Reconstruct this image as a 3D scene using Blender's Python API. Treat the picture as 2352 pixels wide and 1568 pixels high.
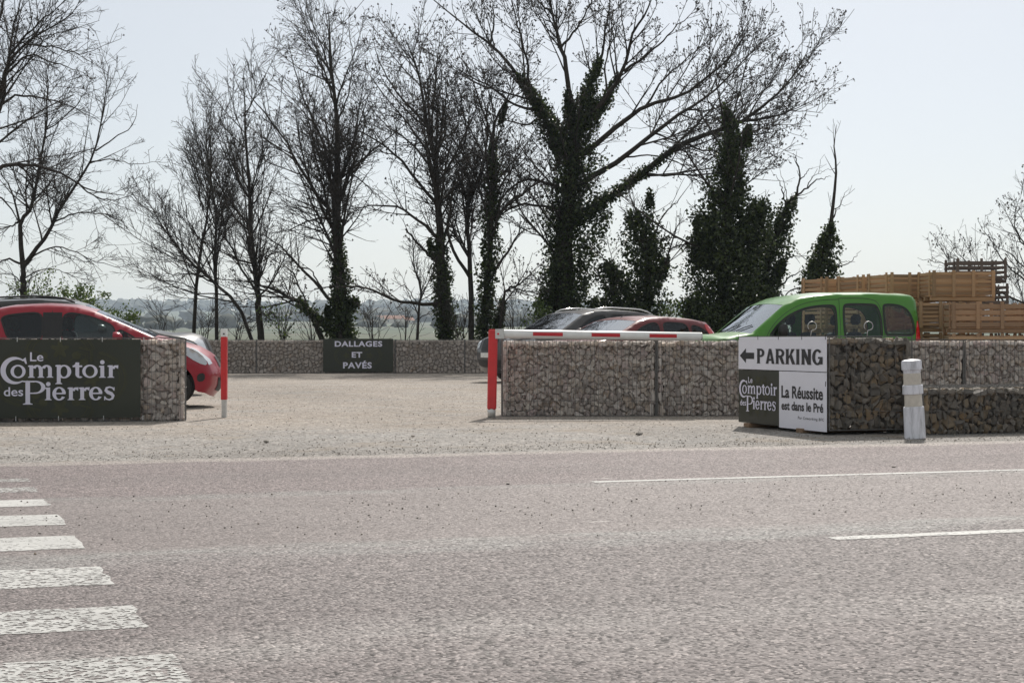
import bpy, bmesh, math, random
import numpy as np
from mathutils import Vector, Matrix
from mathutils.geometry import delaunay_2d_cdt, tessellate_polygon

random.seed(7)
RNG = np.random.default_rng(7)
R = math.radians
S = bpy.context.scene
COL = S.collection
for o in list(bpy.data.objects):
    bpy.data.objects.remove(o)

# ------------------------------------------------------------------ camera, sky, sun
K = 4000.0 * 1.0            # focal length in units of the 2352 px wide view of the place
cam = bpy.data.cameras.new('camera'); camo = bpy.data.objects.new('camera', cam); COL.objects.link(camo)
cam.sensor_width = 36.0; cam.lens = 36.0 * 4000 / 2352
cam.clip_start = 0.1; cam.clip_end = 40000
cam.shift_y = -4 / 2352
camo.location = (0, 0, 1.0); camo.rotation_euler = (R(90), 0, 0)
S.camera = camo

SUN_AZ, SUN_EL = 11.0, 43.0           # degrees right of the view direction, above the horizon
world = bpy.data.worlds.new('World'); S.world = world; world.use_nodes = True
nt = world.node_tree; nt.nodes.clear()
wo = nt.nodes.new('ShaderNodeOutputWorld'); wb = nt.nodes.new('ShaderNodeBackground')
sk = nt.nodes.new('ShaderNodeTexSky'); sk.sky_type = 'NISHITA'; sk.sun_disc = False
sk.sun_elevation = R(SUN_EL); sk.sun_rotation = R(SUN_AZ)
sk.altitude = 300; sk.air_density = .7; sk.dust_density = 2.0; sk.ozone_density = 4.0
wb.inputs['Strength'].default_value = 0.1
veil = nt.nodes.new('ShaderNodeMix'); veil.data_type = 'RGBA'; veil.inputs[0].default_value = .50     # thin even high haze over a clear sky
veil.inputs[7].default_value = (9.2, 9.05, 7.95, 1); nt.links.new(sk.outputs[0], veil.inputs[6])
nt.links.new(veil.outputs[2], wb.inputs[0]); nt.links.new(wb.outputs[0], wo.inputs[0])
sl = bpy.data.lights.new('sun', 'SUN'); so = bpy.data.objects.new('sun', sl); COL.objects.link(so)
sl.energy = 4.2; sl.angle = R(0.6); sl.color = (1.0, 0.95, 0.88)
sd = Vector((math.sin(R(SUN_AZ)) * math.cos(R(SUN_EL)), math.cos(R(SUN_AZ)) * math.cos(R(SUN_EL)), math.sin(R(SUN_EL))))
so.rotation_euler = sd.to_track_quat('Z', 'Y').to_euler()
so.location = (30, 60, 60)
vs = S.view_settings
vs.view_transform = 'Standard'; vs.look = 'None'; vs.gamma = 1.0; vs.exposure = 0.0; vs.use_curve_mapping = False

ROAD = R(19.0); CR, SR = math.cos(ROAD), math.sin(ROAD)

# ------------------------------------------------------------------ helpers
def at(x, y, d):
    return Vector(((x - 1176) * d / K, d, 1 - (y - 780) * d / K))
def tag(o, label=None, cat=None, group=None, kind=None):
    if label: o['label'] = label
    if cat: o['category'] = cat
    if group: o['group'] = group
    if kind: o['kind'] = kind
    return o
def empty(name, loc=(0, 0, 0), rz=0.0, label=None, cat=None, group=None):
    o = bpy.data.objects.new(name, None); COL.objects.link(o)
    o.empty_display_size = 0.2
    o.location = loc; o.rotation_euler = (0, 0, rz)
    return tag(o, label, cat, group)
def obj(name, me, m=None, parent=None, smooth=False):
    o = bpy.data.objects.new(name, me); COL.objects.link(o)
    if m is not None and len(me.materials) == 0: me.materials.append(m)
    if parent is not None: o.parent = parent
    if smooth:
        me.polygons.foreach_set('use_smooth', np.ones(len(me.polygons), dtype=bool)); me.update()
    return o
def mesh(name, v, f):
    me = bpy.data.meshes.new(name); me.from_pydata([tuple(p) for p in v], [], [tuple(q) for q in f]); me.update(); return me
def mesh_np(name, v, f):
    me = bpy.data.meshes.new(name)
    v = np.asarray(v, dtype=np.float32).reshape(-1, 3); f = np.asarray(f, dtype=np.int32)
    n = f.shape[1]
    me.vertices.add(len(v)); me.vertices.foreach_set('co', v.ravel())
    me.loops.add(f.size); me.loops.foreach_set('vertex_index', f.ravel())
    me.polygons.add(len(f)); me.polygons.foreach_set('loop_start', np.arange(0, f.size, n, dtype=np.int32))
    try: me.polygons.foreach_set('loop_total', np.full(len(f), n, dtype=np.int32))
    except Exception: pass
    me.update(calc_edges=True); return me
class MB:
    def __init__(s): s.v = []; s.f = []
    def add(s, v, f):
        n = len(s.v); s.v += [tuple(p) for p in v]; s.f += [tuple(i + n for i in q) for q in f]
    def box(s, c, size, rot=None, bev=0.0):
        x, y, z = [q / 2 for q in size]
        if bev <= 0:
            vs_ = [(-x, -y, -z), (x, -y, -z), (x, y, -z), (-x, y, -z), (-x, -y, z), (x, -y, z), (x, y, z), (-x, y, z)]
            fs = [(0, 3, 2, 1), (4, 5, 6, 7), (0, 1, 5, 4), (1, 2, 6, 5), (2, 3, 7, 6), (3, 0, 4, 7)]
        else:
            b = min(bev, x * .9, y * .9, z * .9); vs_ = []; fs = []
            for sx in (-1, 1):
                for sy in (-1, 1):
                    for sz in (-1, 1):
                        vs_ += [(sx * x, sy * (y - b), sz * (z - b)), (sx * (x - b), sy * y, sz * (z - b)), (sx * (x - b), sy * (y - b), sz * z)]
            bm = bmesh.new()
            for p in vs_: bm.verts.new(p)
            bmesh.ops.convex_hull(bm, input=bm.verts); bm.verts.index_update()
            vs_ = [tuple(q.co) for q in bm.verts]; fs = [[q.index for q in fc.verts] for fc in bm.faces]; bm.free()
        M = rot if rot is not None else Matrix.Identity(3)
        s.add([Vector(c) + M @ Vector(p) for p in vs_], fs)
    def tube(s, pts, rad, k=8, caps=True):
        pts = [Vector(p) for p in pts]; n = len(pts)
        if not hasattr(rad, '__len__'): rad = [rad] * n
        V = []; prev = None
        for i, p in enumerate(pts):
            t = (pts[min(i + 1, n - 1)] - pts[max(i - 1, 0)]).normalized()
            if prev is None: a = t.orthogonal().normalized()
            else: a = (prev - t * prev.dot(t)).normalized()
            prev = a; b = t.cross(a)
            for j in range(k):
                w = 2 * math.pi * j / k; V.append(p + (a * math.cos(w) + b * math.sin(w)) * rad[i])
        F = [(i * k + j, i * k + (j + 1) % k, (i + 1) * k + (j + 1) % k, (i + 1) * k + j) for i in range(n - 1) for j in range(k)]
        if caps: F += [tuple(range(k))[::-1], tuple((n - 1) * k + j for j in range(k))]
        s.add(V, F)
    def lathe(s, prof, k=24, M=None, ell=1.0):
        V = []; n = len(prof)
        for r, z in prof:
            for j in range(k):
                w = 2 * math.pi * j / k; p = Vector((r * math.cos(w), r * math.sin(w) * ell, z)); V.append(M @ p if M else p)
        F = [(i * k + j, i * k + (j + 1) % k, (i + 1) * k + (j + 1) % k, (i + 1) * k + j) for i in range(n - 1) for j in range(k)]
        if prof[0][0] > 1e-4: F.append(tuple(range(k))[::-1])
        if prof[-1][0] > 1e-4: F.append(tuple((n - 1) * k + j for j in range(k)))
        s.add(V, F)
    def build(s, name, m, parent=None, smooth=False): return obj(name, mesh(name, s.v, s.f), m, parent, smooth)

# ------------------------------------------------------------------ materials
def newmat(name):
    m = bpy.data.materials.new(name); m.use_nodes = True
    t = m.node_tree; t.nodes.clear()
    out = t.nodes.new('ShaderNodeOutputMaterial'); b = t.nodes.new('ShaderNodeBsdfPrincipled')
    t.links.new(b.outputs[0], out.inputs[0]); return m, t, b, out
def N(t, typ, **kw):
    n = t.nodes.new(typ)
    for k_, v_ in kw.items():
        if hasattr(n, k_): setattr(n, k_, v_)
        else: n.inputs[k_].default_value = v_
    return n
def ramp(t, fac, stops):
    r = t.nodes.new('ShaderNodeValToRGB'); e = r.color_ramp.elements
    while len(e) > 1: e.remove(e[-1])
    e[0].position = stops[0][0]; e[0].color = (*stops[0][1], 1)
    for p, c in stops[1:]:
        q = e.new(p); q.color = (*c, 1)
    if fac is not None: t.links.new(fac, r.inputs[0])
    return r.outputs[0]
def g3(v): return (v, v, v)
def mixc(t, fac, a, b, mode='MIX'):
    n = t.nodes.new('ShaderNodeMix'); n.data_type = 'RGBA'; n.blend_type = mode
    for s_, q in ((0, fac), (6, a), (7, b)):
        if isinstance(q, (int, float)): n.inputs[s_].default_value = q
        elif isinstance(q, tuple): n.inputs[s_].default_value = (*q, 1)
        else: t.links.new(q, n.inputs[s_])
    return n.outputs[2]
def math_(t, op, a, b=0.0, c=0.0):
    n = t.nodes.new('ShaderNodeMath'); n.operation = op
    for i, q in enumerate((a, b, c)):
        if isinstance(q, (int, float)): n.inputs[i].default_value = q
        else: t.links.new(q, n.inputs[i])
    return n.outputs[0]
def noise(t, co, scale, detail=3, rough=.55, stretch=None):
    if stretch:
        mp = t.nodes.new('ShaderNodeMapping'); mp.inputs['Scale'].default_value = stretch; t.links.new(co, mp.inputs[0]); co = mp.outputs[0]
    n = t.nodes.new('ShaderNodeTexNoise'); n.inputs['Scale'].default_value = scale; n.inputs['Detail'].default_value = detail; n.inputs['Roughness'].default_value = rough
    t.links.new(co, n.inputs['Vector']); return n.outputs[0]
def bump(t, b, h, dist=.01, strength=.5):
    n = t.nodes.new('ShaderNodeBump'); n.inputs['Distance'].default_value = dist; n.inputs['Strength'].default_value = strength
    t.links.new(h, n.inputs['Height']); t.links.new(n.outputs[0], b.inputs['Normal'])
def pbr(name, col, rough=.6, metal=0.0, var=.12, scale=12.0, bmp=0.0, bscale=60.0, coat=0.0, spec=.5, stretch=None):
    m, t, b, _ = newmat(name)
    tc = t.nodes.new('ShaderNodeTexCoord')
    nz = noise(t, tc.outputs['Object'], scale, 4, .6, stretch)
    lo = tuple(c * (1 - var) for c in col); hi = tuple(min(1, c * (1 + var)) for c in col)
    t.links.new(ramp(t, nz, [(.3, lo), (.7, hi)]), b.inputs['Base Color'])
    b.inputs['Roughness'].default_value = rough; b.inputs['Metallic'].default_value = metal
    b.inputs['Specular IOR Level'].default_value = spec
    if coat: b.inputs['Coat Weight'].default_value = coat; b.inputs['Coat Roughness'].default_value = .04
    if bmp: bump(t, b, noise(t, tc.outputs['Object'], bscale, 3), .01, bmp)
    return m
def stone_mat(name, cols):
    m, t, b, _ = newmat(name)
    oi = t.nodes.new('ShaderNodeObjectInfo'); tc = t.nodes.new('ShaderNodeTexCoord')
    att = t.nodes.new('ShaderNodeAttribute'); att.attribute_name = 'rnd'
    r = math_(t, 'FRACT', math_(t, 'ADD', oi.outputs['Random'], att.outputs['Fac']))
    c = ramp(t, r, [((i + .5) / len(cols), q) for i, q in enumerate(cols)])
    n1 = noise(t, tc.outputs['Object'], 9, 5, .65)
    c = mixc(t, .45, c, ramp(t, n1, [(.3, g3(.5)), (.7, g3(1.08))]), 'MULTIPLY')
    n2 = noise(t, tc.outputs['Object'], 3.3, 2)
    c = mixc(t, ramp(t, n2, [(.62, g3(0)), (.74, g3(.45))]), c, (.42, .27, .15))
    t.links.new(c, b.inputs['Base Color']); b.inputs['Roughness'].default_value = .85
    bump(t, b, noise(t, tc.outputs['Object'], 45, 4), .012, .6)
    return m
def leaf_mat(name, dark, light, trans=.25):
    m, t, b, out = newmat(name)
    geo = t.nodes.new('ShaderNodeNewGeometry')
    c = ramp(t, geo.outputs['Random Per Island'], [(.1, dark), (.9, light)])
    t.links.new(c, b.inputs['Base Color']); b.inputs['Roughness'].default_value = .45
    tr = t.nodes.new('ShaderNodeBsdfTranslucent'); t.links.new(c, tr.inputs[0])
    mx = t.nodes.new('ShaderNodeMixShader'); mx.inputs[0].default_value = trans
    t.links.new(b.outputs[0], mx.inputs[1]); t.links.new(tr.outputs[0], mx.inputs[2]); t.links.new(mx.outputs[0], out.inputs[0])
    return m
def glass_mat(name, tint, refl=.1):
    m, t, b, out = newmat(name); t.nodes.remove(b)
    tr = t.nodes.new('ShaderNodeBsdfTransparent'); tr.inputs[0].default_value = (*tint, 1)
    gl = t.nodes.new('ShaderNodeBsdfGlossy'); gl.inputs['Roughness'].default_value = .02; gl.inputs[0].default_value = (.9, .95, 1, 1)
    lw = t.nodes.new('ShaderNodeFresnel'); lw.inputs[0].default_value = 1.5
    f = math_(t, 'ADD', math_(t, 'MULTIPLY', lw.outputs[0], .6), refl * .1)
    mx = t.nodes.new('ShaderNodeMixShader'); t.links.new(f, mx.inputs[0]); t.links.new(tr.outputs[0], mx.inputs[1]); t.links.new(gl.outputs[0], mx.inputs[2])
    t.links.new(mx.outputs[0], out.inputs[0]); return m
def paint_mat(name, col, dust=.12, metal=0.0):
    m, t, b, _ = newmat(name)
    tc = t.nodes.new('ShaderNodeTexCoord')
    n1 = noise(t, tc.outputs['Object'], 2.5, 6, .7)
    c = mixc(t, ramp(t, n1, [(.35, g3(0)), (.8, g3(dust))]), col, (.38, .35, .31))
    t.links.new(c, b.inputs['Base Color']); b.inputs['Metallic'].default_value = metal
    t.links.new(ramp(t, n1, [(.3, g3(.28)), (.8, g3(.42))]), b.inputs['Roughness'])
    b.inputs['Coat Weight'].default_value = .5; b.inputs['Coat Roughness'].default_value = .05; b.inputs['Specular IOR Level'].default_value = .3
    return m
def wood_mat(name, a, bcol, grain=(1, 14, 14)):
    m, t, b, _ = newmat(name)
    tc = t.nodes.new('ShaderNodeTexCoord'); oi = t.nodes.new('ShaderNodeObjectInfo')
    n1 = noise(t, tc.outputs['Object'], 5, 5, .65, grain)
    c = mixc(t, n1, a, bcol)
    c = mixc(t, 1.0, c, ramp(t, oi.outputs['Random'], [(0, (.62, .6, .58)), (.5, (.9, .88, .86)), (1, (1.12, 1.06, 1.0))]), 'MULTIPLY')
    t.links.new(c, b.inputs['Base Color']); b.inputs['Roughness'].default_value = .8
    bump(t, b, n1, .004, .5); return m

M = {}
M['stone'] = stone_mat('limestone', [(.66, .59, .545), (.80, .735, .675), (.50, .44, .40), (.74, .675, .62), (.62, .51, .42), (.84, .78, .72), (.56, .48, .45), (.76, .69, .61), (.68, .56, .53), (.45, .40, .37)])
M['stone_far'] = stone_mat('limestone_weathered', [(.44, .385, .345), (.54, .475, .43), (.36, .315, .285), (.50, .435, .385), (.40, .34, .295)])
M['stone_dark'] = stone_mat('dark_rubble', [(.20, .18, .155), (.27, .24, .205), (.155, .145, .13), (.235, .205, .165), (.30, .22, .135), (.18, .17, .16), (.25, .20, .15)])
M['core'] = pbr('rubble_core', (.30, .26, .23), .95)
M['core_dark'] = pbr('rubble_core_dark', (.075, .067, .058), .95)
M['wire'] = pbr('galvanised_wire', (.15, .145, .14), .45, .4, .15, 30)
M['galv'] = pbr('galvanised_steel', (.62, .62, .60), .42, .6, .12, 20)
M['red_paint'] = pbr('red_paint', (.62, .025, .03), .35, 0, .12, 6, .05, 40, .3)
M['red_tape'] = pbr('red_reflective_tape', (.55, .02, .03), .4)
M['white_metal'] = pbr('white_lacquer', (.80, .80, .79), .38, 0, .06, 8)
M['white_sign'] = pbr('white_sign_sheet', (.80, .79, .86), .5, 0, .03, 3)
M['letter_white'] = pbr('lavender_white_print', (.74, .72, .84), .5, 0, .02, 3)
M['letter_black'] = pbr('black_print', (.018, .018, .02), .5, 0, .1, 5)
M['banner'] = pbr('dark_green_banner', (.030, .034, .022), .42, 0, .15, 1.2)
M['banner_orn'] = pbr('olive_ornament_print', (.046, .048, .020), .5, 0, .2, 9)
M['black'] = pbr('black_plastic', (.018, .018, .019), .55, 0, .15, 20)
M['rubber'] = pbr('tyre_rubber', (.022, .022, .022), .8, 0, .2, 30)
M['rim'] = pbr('alloy', (.55, .55, .56), .3, .8, .05, 10)
M['chrome'] = pbr('chrome', (.8, .8, .8), .15, 1.0, .02, 10)
M['seat'] = pbr('seat_fabric', (.035, .037, .042), .9, 0, .2, 30)
M['trim_grey'] = pbr('cabin_trim', (.09, .09, .095), .8, 0, .1, 10)
M['lens'] = pbr('headlamp_lens', (.50, .52, .55), .08, .35, .1, 14, 0, 60, 1.0)
M['tail'] = pbr('red_tail_lens', (.68, .012, .018), .15, 0, .1, 14, 0, 60, 1.0)
M['plate'] = pbr('plate_white', (.75, .75, .72), .5)
M['glass'] = glass_mat('window_glass', (.80, .88, .86), .1)
M['glass_ws'] = glass_mat('windscreen_glass', (.55, .66, .66), 4.0)
M['glass_dark'] = glass_mat('privacy_glass', (.10, .12, .13), .2)
M['glass_mid'] = glass_mat('tinted_glass', (.74, .83, .82), .15)
M['wood'] = wood_mat('new_pine', (.35, .225, .125), (.50, .345, .205))
M['wood_brown'] = wood_mat('worn_pine', (.28, .18, .11), (.42, .28, .175))
M['wood_old'] = wood_mat('weathered_wood', (.10, .080, .068), (.17, .135, .115))
M['bark'] = pbr('bark', (.038, .031, .025), .95, 0, .35, 9, .5, 25)
M['twig'] = pbr('twig_bark', (.034, .027, .022), .9, 0, .25, 3)
M['bud'] = pbr('bud', (.045, .036, .030), .8)
M['ivy'] = leaf_mat('ivy_leaf', (.014, .027, .008), (.070, .098, .024), .32)
M['leaf'] = leaf_mat('young_leaf', (.05, .085, .02), (.14, .20, .045), .4)
M['bollard'] = None

# ------------------------------------------------------------------ ground surfaces
def terrain():
    rs = [0, 20, 40, 55, 62, 70, 85, 110, 150, 210, 290, 400, 550, 750, 1000, 1300, 1700, 2100, 2600, 3100, 3600, 4000, 4300]
    hs = [0, 0, 0, 0, -.15, -.5, -.9, -1.2, -1.0, -.6, .4, 1.6, 2.8, 4.5, 7.5, 11.5, 17.5, 24, 36, 50, 65, 77, 80]
    n = 240; V = []; F = []
    for i, r in enumerate(rs):
        for j in range(n):
            a = 2 * math.pi * j / n
            h = hs[i]
            if r > 600:
                h *= 1 + .10 * math.sin(a * 9 + 1.2) + .05 * math.sin(a * 23 + r * .002) + .035 * math.sin(a * 57 + 2)
                h += (.006 * (r - 600)) * .35 * (math.sin(a * 31 + r * .004) * .5)
            V.append((r * math.sin(a), r * math.cos(a), h - .03))
    for i in range(len(rs) - 1):
        for j in range(n):
            F.append((i * n + j, i * n + (j + 1) % n, (i + 1) * n + (j + 1) % n, (i + 1) * n + j))
    return mesh('terrain', V, F)
m, t, b, _ = newmat('grassland')
tc = t.nodes.new('ShaderNodeTexCoord')
n1 = noise(t, tc.outputs['Object'], .0035, 4, .5); n2 = noise(t, tc.outputs['Object'], .5, 4, .6)
c = ramp(t, n1, [(.36, (.04, .055, .035)), (.46, (.065, .095, .045)), (.54, (.11, .11, .07)), (.62, (.055, .085, .04))])
c = mixc(t, .6, c, ramp(t, n2, [(.3, g3(.6)), (.7, g3(1.1))]), 'MULTIPLY')
t.links.new(c, b.inputs['Base Color']); b.inputs['Roughness'].default_value = .95
o = obj('ground', terrain(), m, None, True); tag(o, kind='structure')

def surf_nodes(name):
    m, t, b, _ = newmat(name)
    tc = t.nodes.new('ShaderNodeTexCoord'); sx = t.nodes.new('ShaderNodeSeparateXYZ'); t.links.new(tc.outputs['Object'], sx.inputs[0])
    return m, t, b, tc.outputs['Object'], sx.outputs[0], sx.outputs[1]
def vor(t, co, scale, feat='F1', rnd=1.0):
    n = t.nodes.new('ShaderNodeTexVoronoi'); n.feature = feat; n.inputs['Scale'].default_value = scale; n.inputs['Randomness'].default_value = rnd
    t.links.new(co, n.inputs['Vector']); return n
def band(t, v, lo, hi, soft):
    a = t.nodes.new('ShaderNodeMapRange'); a.interpolation_type = 'SMOOTHSTEP'
    a.inputs[1].default_value = lo - soft; a.inputs[2].default_value = lo + soft; t.links.new(v, a.inputs[0])
    c = t.nodes.new('ShaderNodeMapRange'); c.interpolation_type = 'SMOOTHSTEP'
    c.inputs[1].default_value = hi - soft; c.inputs[2].default_value = hi + soft; c.inputs[3].default_value = 1; c.inputs[4].default_value = 0; t.links.new(v, c.inputs[0])
    return math_(t, 'MULTIPLY', a.outputs[0], c.outputs[0])

# gravel car park (coordinates of the sheets run along and across the road)
m, t, b, co, u, v = surf_nodes('gravel')
wob = math_(t, 'MULTIPLY', math_(t, 'SUBTRACT', noise(t, co, .35, 4, .6), .5), 5.0)
vv = math_(t, 'ADD', v, wob)
beige = ramp(t, noise(t, co, .5, 5, .6, (1, 2.2, 1)), [(.3, (.33, .285, .245)), (.5, (.38, .335, .295)), (.7, (.35, .33, .31))])
grey = ramp(t, noise(t, co, .9, 5, .6, (.5, 1.5, 1)), [(.3, (.29, .275, .265)), (.6, (.355, .345, .335)), (.75, (.40, .385, .365))])
c = mixc(t, math_(t, 'MULTIPLY', band(t, vv, 8, 18.6, 2.0), .65), beige, grey)
vo = vor(t, co, 38.0); vo2 = vor(t, co, 15.0)
c = mixc(t, .9, c, ramp(t, vo.outputs['Color'], [(0, g3(.2)), (.32, g3(.85)), (.68, g3(1.1)), (1, (1.9, 1.86, 1.8))]), 'MULTIPLY')
c = mixc(t, .6, c, ramp(t, vo2.outputs['Color'], [(0, g3(.45)), (.35, g3(.95)), (.75, g3(1.05)), (1, g3(1.45))]), 'MULTIPLY')
c = mixc(t, .8, c, ramp(t, noise(t, co, .22, 6, .65, (1.6, .5, 1)), [(.3, g3(.78)), (.5, g3(1.0)), (.7, g3(1.16))]), 'MULTIPLY')
pt = ramp(t, noise(t, co, .8, 6, .7), [(.55, g3(0)), (.66, g3(.6))])
c = mixc(t, pt, c, (.30, .245, .19))
c = mixc(t, 1.0, c, g3(.88), 'MULTIPLY')
dk = math_(t, 'MULTIPLY', band(t, v, 14.55, 15.5, .15), ramp(t, noise(t, co, 7, 5, .75, (.6, 1.6, 1)), [(.5, g3(0)), (.62, g3(.55))]))
c = mixc(t, dk, c, (.13, .115, .10))
t.links.new(c, b.inputs['Base Color']); b.inputs['Roughness'].default_value = .9; b.inputs['Specular IOR Level'].default_value = .25
hh = math_(t, 'ADD', math_(t, 'MULTIPLY', vo.outputs['Distance'], -1.2), math_(t, 'MULTIPLY', vo2.outputs['Distance'], -.8))
hh = math_(t, 'ADD', hh, math_(t, 'MULTIPLY', noise(t, co, 3.0, 4), 2.0))
bump(t, b, hh, .016, .6)
M['gravel'] = m
def uv_sheet(name, polys, z, mat_, kind='structure', thick=0.0):
    me = MB()
    for p in polys:
        n = len(p); me.add([(a, q, 0) for a, q in p], [tuple(range(n))])
    o = me.build(name, mat_); o.location = (0, 0, z); o.rotation_euler = (0, 0, ROAD)
    if kind: tag(o, kind=kind)
    return o
def to_uv(X, d): return (X * CR + d * SR, -X * SR + d * CR)
lot = [to_uv(-75, -30), to_uv(75, -30), to_uv(75, 53.4), to_uv(-75, 53.4)]
uv_sheet('gravel_car_park', [lot], .0, M['gravel'])

# road
m, t, b, co, u, v = surf_nodes('worn_asphalt')
vw = math_(t, 'ADD', v, math_(t, 'MULTIPLY', math_(t, 'SUBTRACT', noise(t, co, .8, 4, .6), .5), .5))
base = ramp(t, noise(t, co, .35, 7, .68, (.35, 1.4, 1)), [(.3, (.150, .124, .122)), (.5, (.200, .170, .167)), (.7, (.245, .220, .215))])
pink = ramp(t, noise(t, co, .6, 4, .6, (.3, 1.3, 1)), [(.3, (.175, .138, .136)), (.7, (.225, .184, .180))])
dust = ramp(t, noise(t, co, 1.0, 5, .6, (.4, 1.2, 1)), [(.3, (.195, .165, .158)), (.7, (.240, .207, .199))])
c = mixc(t, band(t, vw, 11.25, 16, .12), base, pink)
c = mixc(t, math_(t, 'MULTIPLY', band(t, vw, 8.15, 11.2, .15), .85), c, dust)
gs = math_(t, 'MULTIPLY', band(t, vw, 7.85, 8.35, .12), ramp(t, noise(t, co, 2.2, 5, .65, (.4, 1, 1)), [(.35, g3(0)), (.65, g3(.8))]))
c = mixc(t, gs, c, (.30, .30, .29))
gs2 = math_(t, 'MULTIPLY', band(t, vw, 10.95, 11.3, .1), ramp(t, noise(t, co, 2.6, 5, .65, (.4, 1, 1)), [(.4, g3(0)), (.6, g3(.6))]))
c = mixc(t, gs2, c, (.25, .245, .235))
vw2 = math_(t, 'ADD', v, math_(t, 'MULTIPLY', math_(t, 'SUBTRACT', noise(t, co, .45, 4, .6), .5), 1.8))
lt = math_(t, 'MULTIPLY', band(t, vw2, 5.2, 5.85, .3), ramp(t, noise(t, co, 1.1, 5, .65, (.5, 1.3, 1)), [(.36, g3(0)), (.62, g3(.75))]))
c = mixc(t, lt, c, (.335, .31, .30))
ed = math_(t, 'MULTIPLY', band(t, vw, 14.25, 15, .1), .75)
c = mixc(t, ed, c, (.37, .33, .30))
vo = vor(t, co, 72.0); vo2 = vor(t, co, 30.0)
ag = ramp(t, vo.outputs['Color'], [(0, g3(.12)), (.26, g3(.5)), (.4, g3(1.0)), (.72, g3(1.2)), (1, (2.3, 2.25, 2.2))])
coarse = math_(t, 'SUBTRACT', 1.0, math_(t, 'MULTIPLY', band(t, vw, 8.1, 11.25, .5), .40))
c = mixc(t, math_(t, 'MULTIPLY', coarse, .95), c, ag, 'MULTIPLY')
c = mixc(t, math_(t, 'MULTIPLY', coarse, .28), c, ramp(t, vo2.outputs['Color'], [(0, g3(.4)), (.4, g3(.95)), (.7, g3(1.05)), (1, g3(1.5))]), 'MULTIPLY')
for lo, hi, k_ in ((2.6, 3.5, .30), (5.9, 6.9, .22), (9.0, 9.9, .12), (12.2, 13.0, .25)):
    tk = math_(t, 'MULTIPLY', band(t, vw, lo, hi, .3), ramp(t, noise(t, co, .9, 5, .7, (.25, 1.2, 1)), [(.3, g3(0)), (.6, g3(k_))]))
    c = mixc(t, tk, c, (.10, .085, .083))
st = ramp(t, noise(t, co, .55, 7, .75), [(.56, g3(0)), (.72, g3(.45))])
c = mixc(t, st, c, (.30, .275, .265))
ur = t.nodes.new('ShaderNodeMapRange'); ur.inputs[1].default_value = 1.0; ur.inputs[2].default_value = 6.0; ur.inputs[4].default_value = .42; t.links.new(math_(t, 'ADD', u, math_(t, 'MULTIPLY', noise(t, co, .5, 4), 2.0)), ur.inputs[0])
c = mixc(t, math_(t, 'MULTIPLY', ur.outputs[0], band(t, vw, -8, 7.9, .3)), c, mixc(t, 1.0, ag, (.198, .182, .176), 'MULTIPLY'))
c = mixc(t, 1.0, c, (.83, .825, .82), 'MULTIPLY')
# pale scuffs and hairline cracks
sc = ramp(t, noise(t, co, 2.3, 3, .5, (.8, 3.2, 1)), [(.735, g3(0)), (.76, g3(.8))])
c = mixc(t, sc, c, (.42, .39, .37))
wv = t.nodes.new('ShaderNodeVectorMath'); wv.operation = 'ADD'
nz = t.nodes.new('ShaderNodeTexNoise'); nz.inputs['Scale'].default_value = 1.6; nz.inputs['Detail'].default_value = 5; t.links.new(co, nz.inputs['Vector'])
t.links.new(co, wv.inputs[0]); t.links.new(nz.outputs['Color'], wv.inputs[1])
ck = vor(t, wv.outputs[0], .33, 'DISTANCE_TO_EDGE')
ckf = math_(t, 'MULTIPLY', ramp(t, ck.outputs['Distance'], [(.0, g3(1)), (.007, g3(0))]), band(t, v, -3, 6.2, .3))
c = mixc(t, math_(t, 'MULTIPLY', ckf, .7), c, (.06, .055, .05))
t.links.new(c, b.inputs['Base Color'])
t.links.new(ramp(t, vo.outputs['Color'], [(0, g3(.85)), (1, g3(.58))]), b.inputs['Roughness'])
b.inputs['Specular IOR Level'].default_value = .30
hh = math_(t, 'MULTIPLY', math_(t, 'MULTIPLY', vo.outputs['Distance'], -1.0), coarse)
bump(t, b, hh, .010, .7)
M['road'] = m
road = uv_sheet('road', [[(-70, -7), (90, -7), (90, 14.6), (-70, 14.6)]], .005, M['road'])

# paint on the road
m, t, b, co, u, v = surf_nodes('worn_road_paint')
sep = noise(t, co, 6, 6, .7, (.7, 2.2, 1)); vo = vor(t, co, 62.0)
sv = t.nodes.new('ShaderNodeSeparateColor'); t.links.new(vo.outputs['Color'], sv.inputs[0])
big = noise(t, co, 1.3, 3, .5)
wear = math_(t, 'ADD', math_(t, 'ADD', math_(t, 'MULTIPLY', sep, .34), math_(t, 'MULTIPLY', big, .34)), math_(t, 'MULTIPLY', sv.outputs[0], .42))
oi = t.nodes.new('ShaderNodeObjectInfo'); cs = t.nodes.new('ShaderNodeSeparateColor'); t.links.new(oi.outputs['Color'], cs.inputs[0])
thr = cs.outputs[0]
a = math_(t, 'MULTIPLY', math_(t, 'SUBTRACT', wear, thr), 6.0); a = math_(t, 'MINIMUM', math_(t, 'MAXIMUM', a, 0), 1)
c = ramp(t, noise(t, co, 2.5, 5, .6), [(.3, (.36, .355, .34)), (.7, (.52, .515, .495))])
t.links.new(c, b.inputs['Base Color']); b.inputs['Roughness'].default_value = .7
tr = t.nodes.new('ShaderNodeBsdfTransparent'); mx = t.nodes.new('ShaderNodeMixShader')
t.links.new(a, mx.inputs[0]); t.links.new(b.outputs[0], mx.inputs[2]); t.links.new(tr.outputs[0], mx.inputs[1])
t.links.new(mx.outputs[0], t.nodes['Material Output'].inputs[0])
M['paint'] = m
UE = .78
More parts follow.
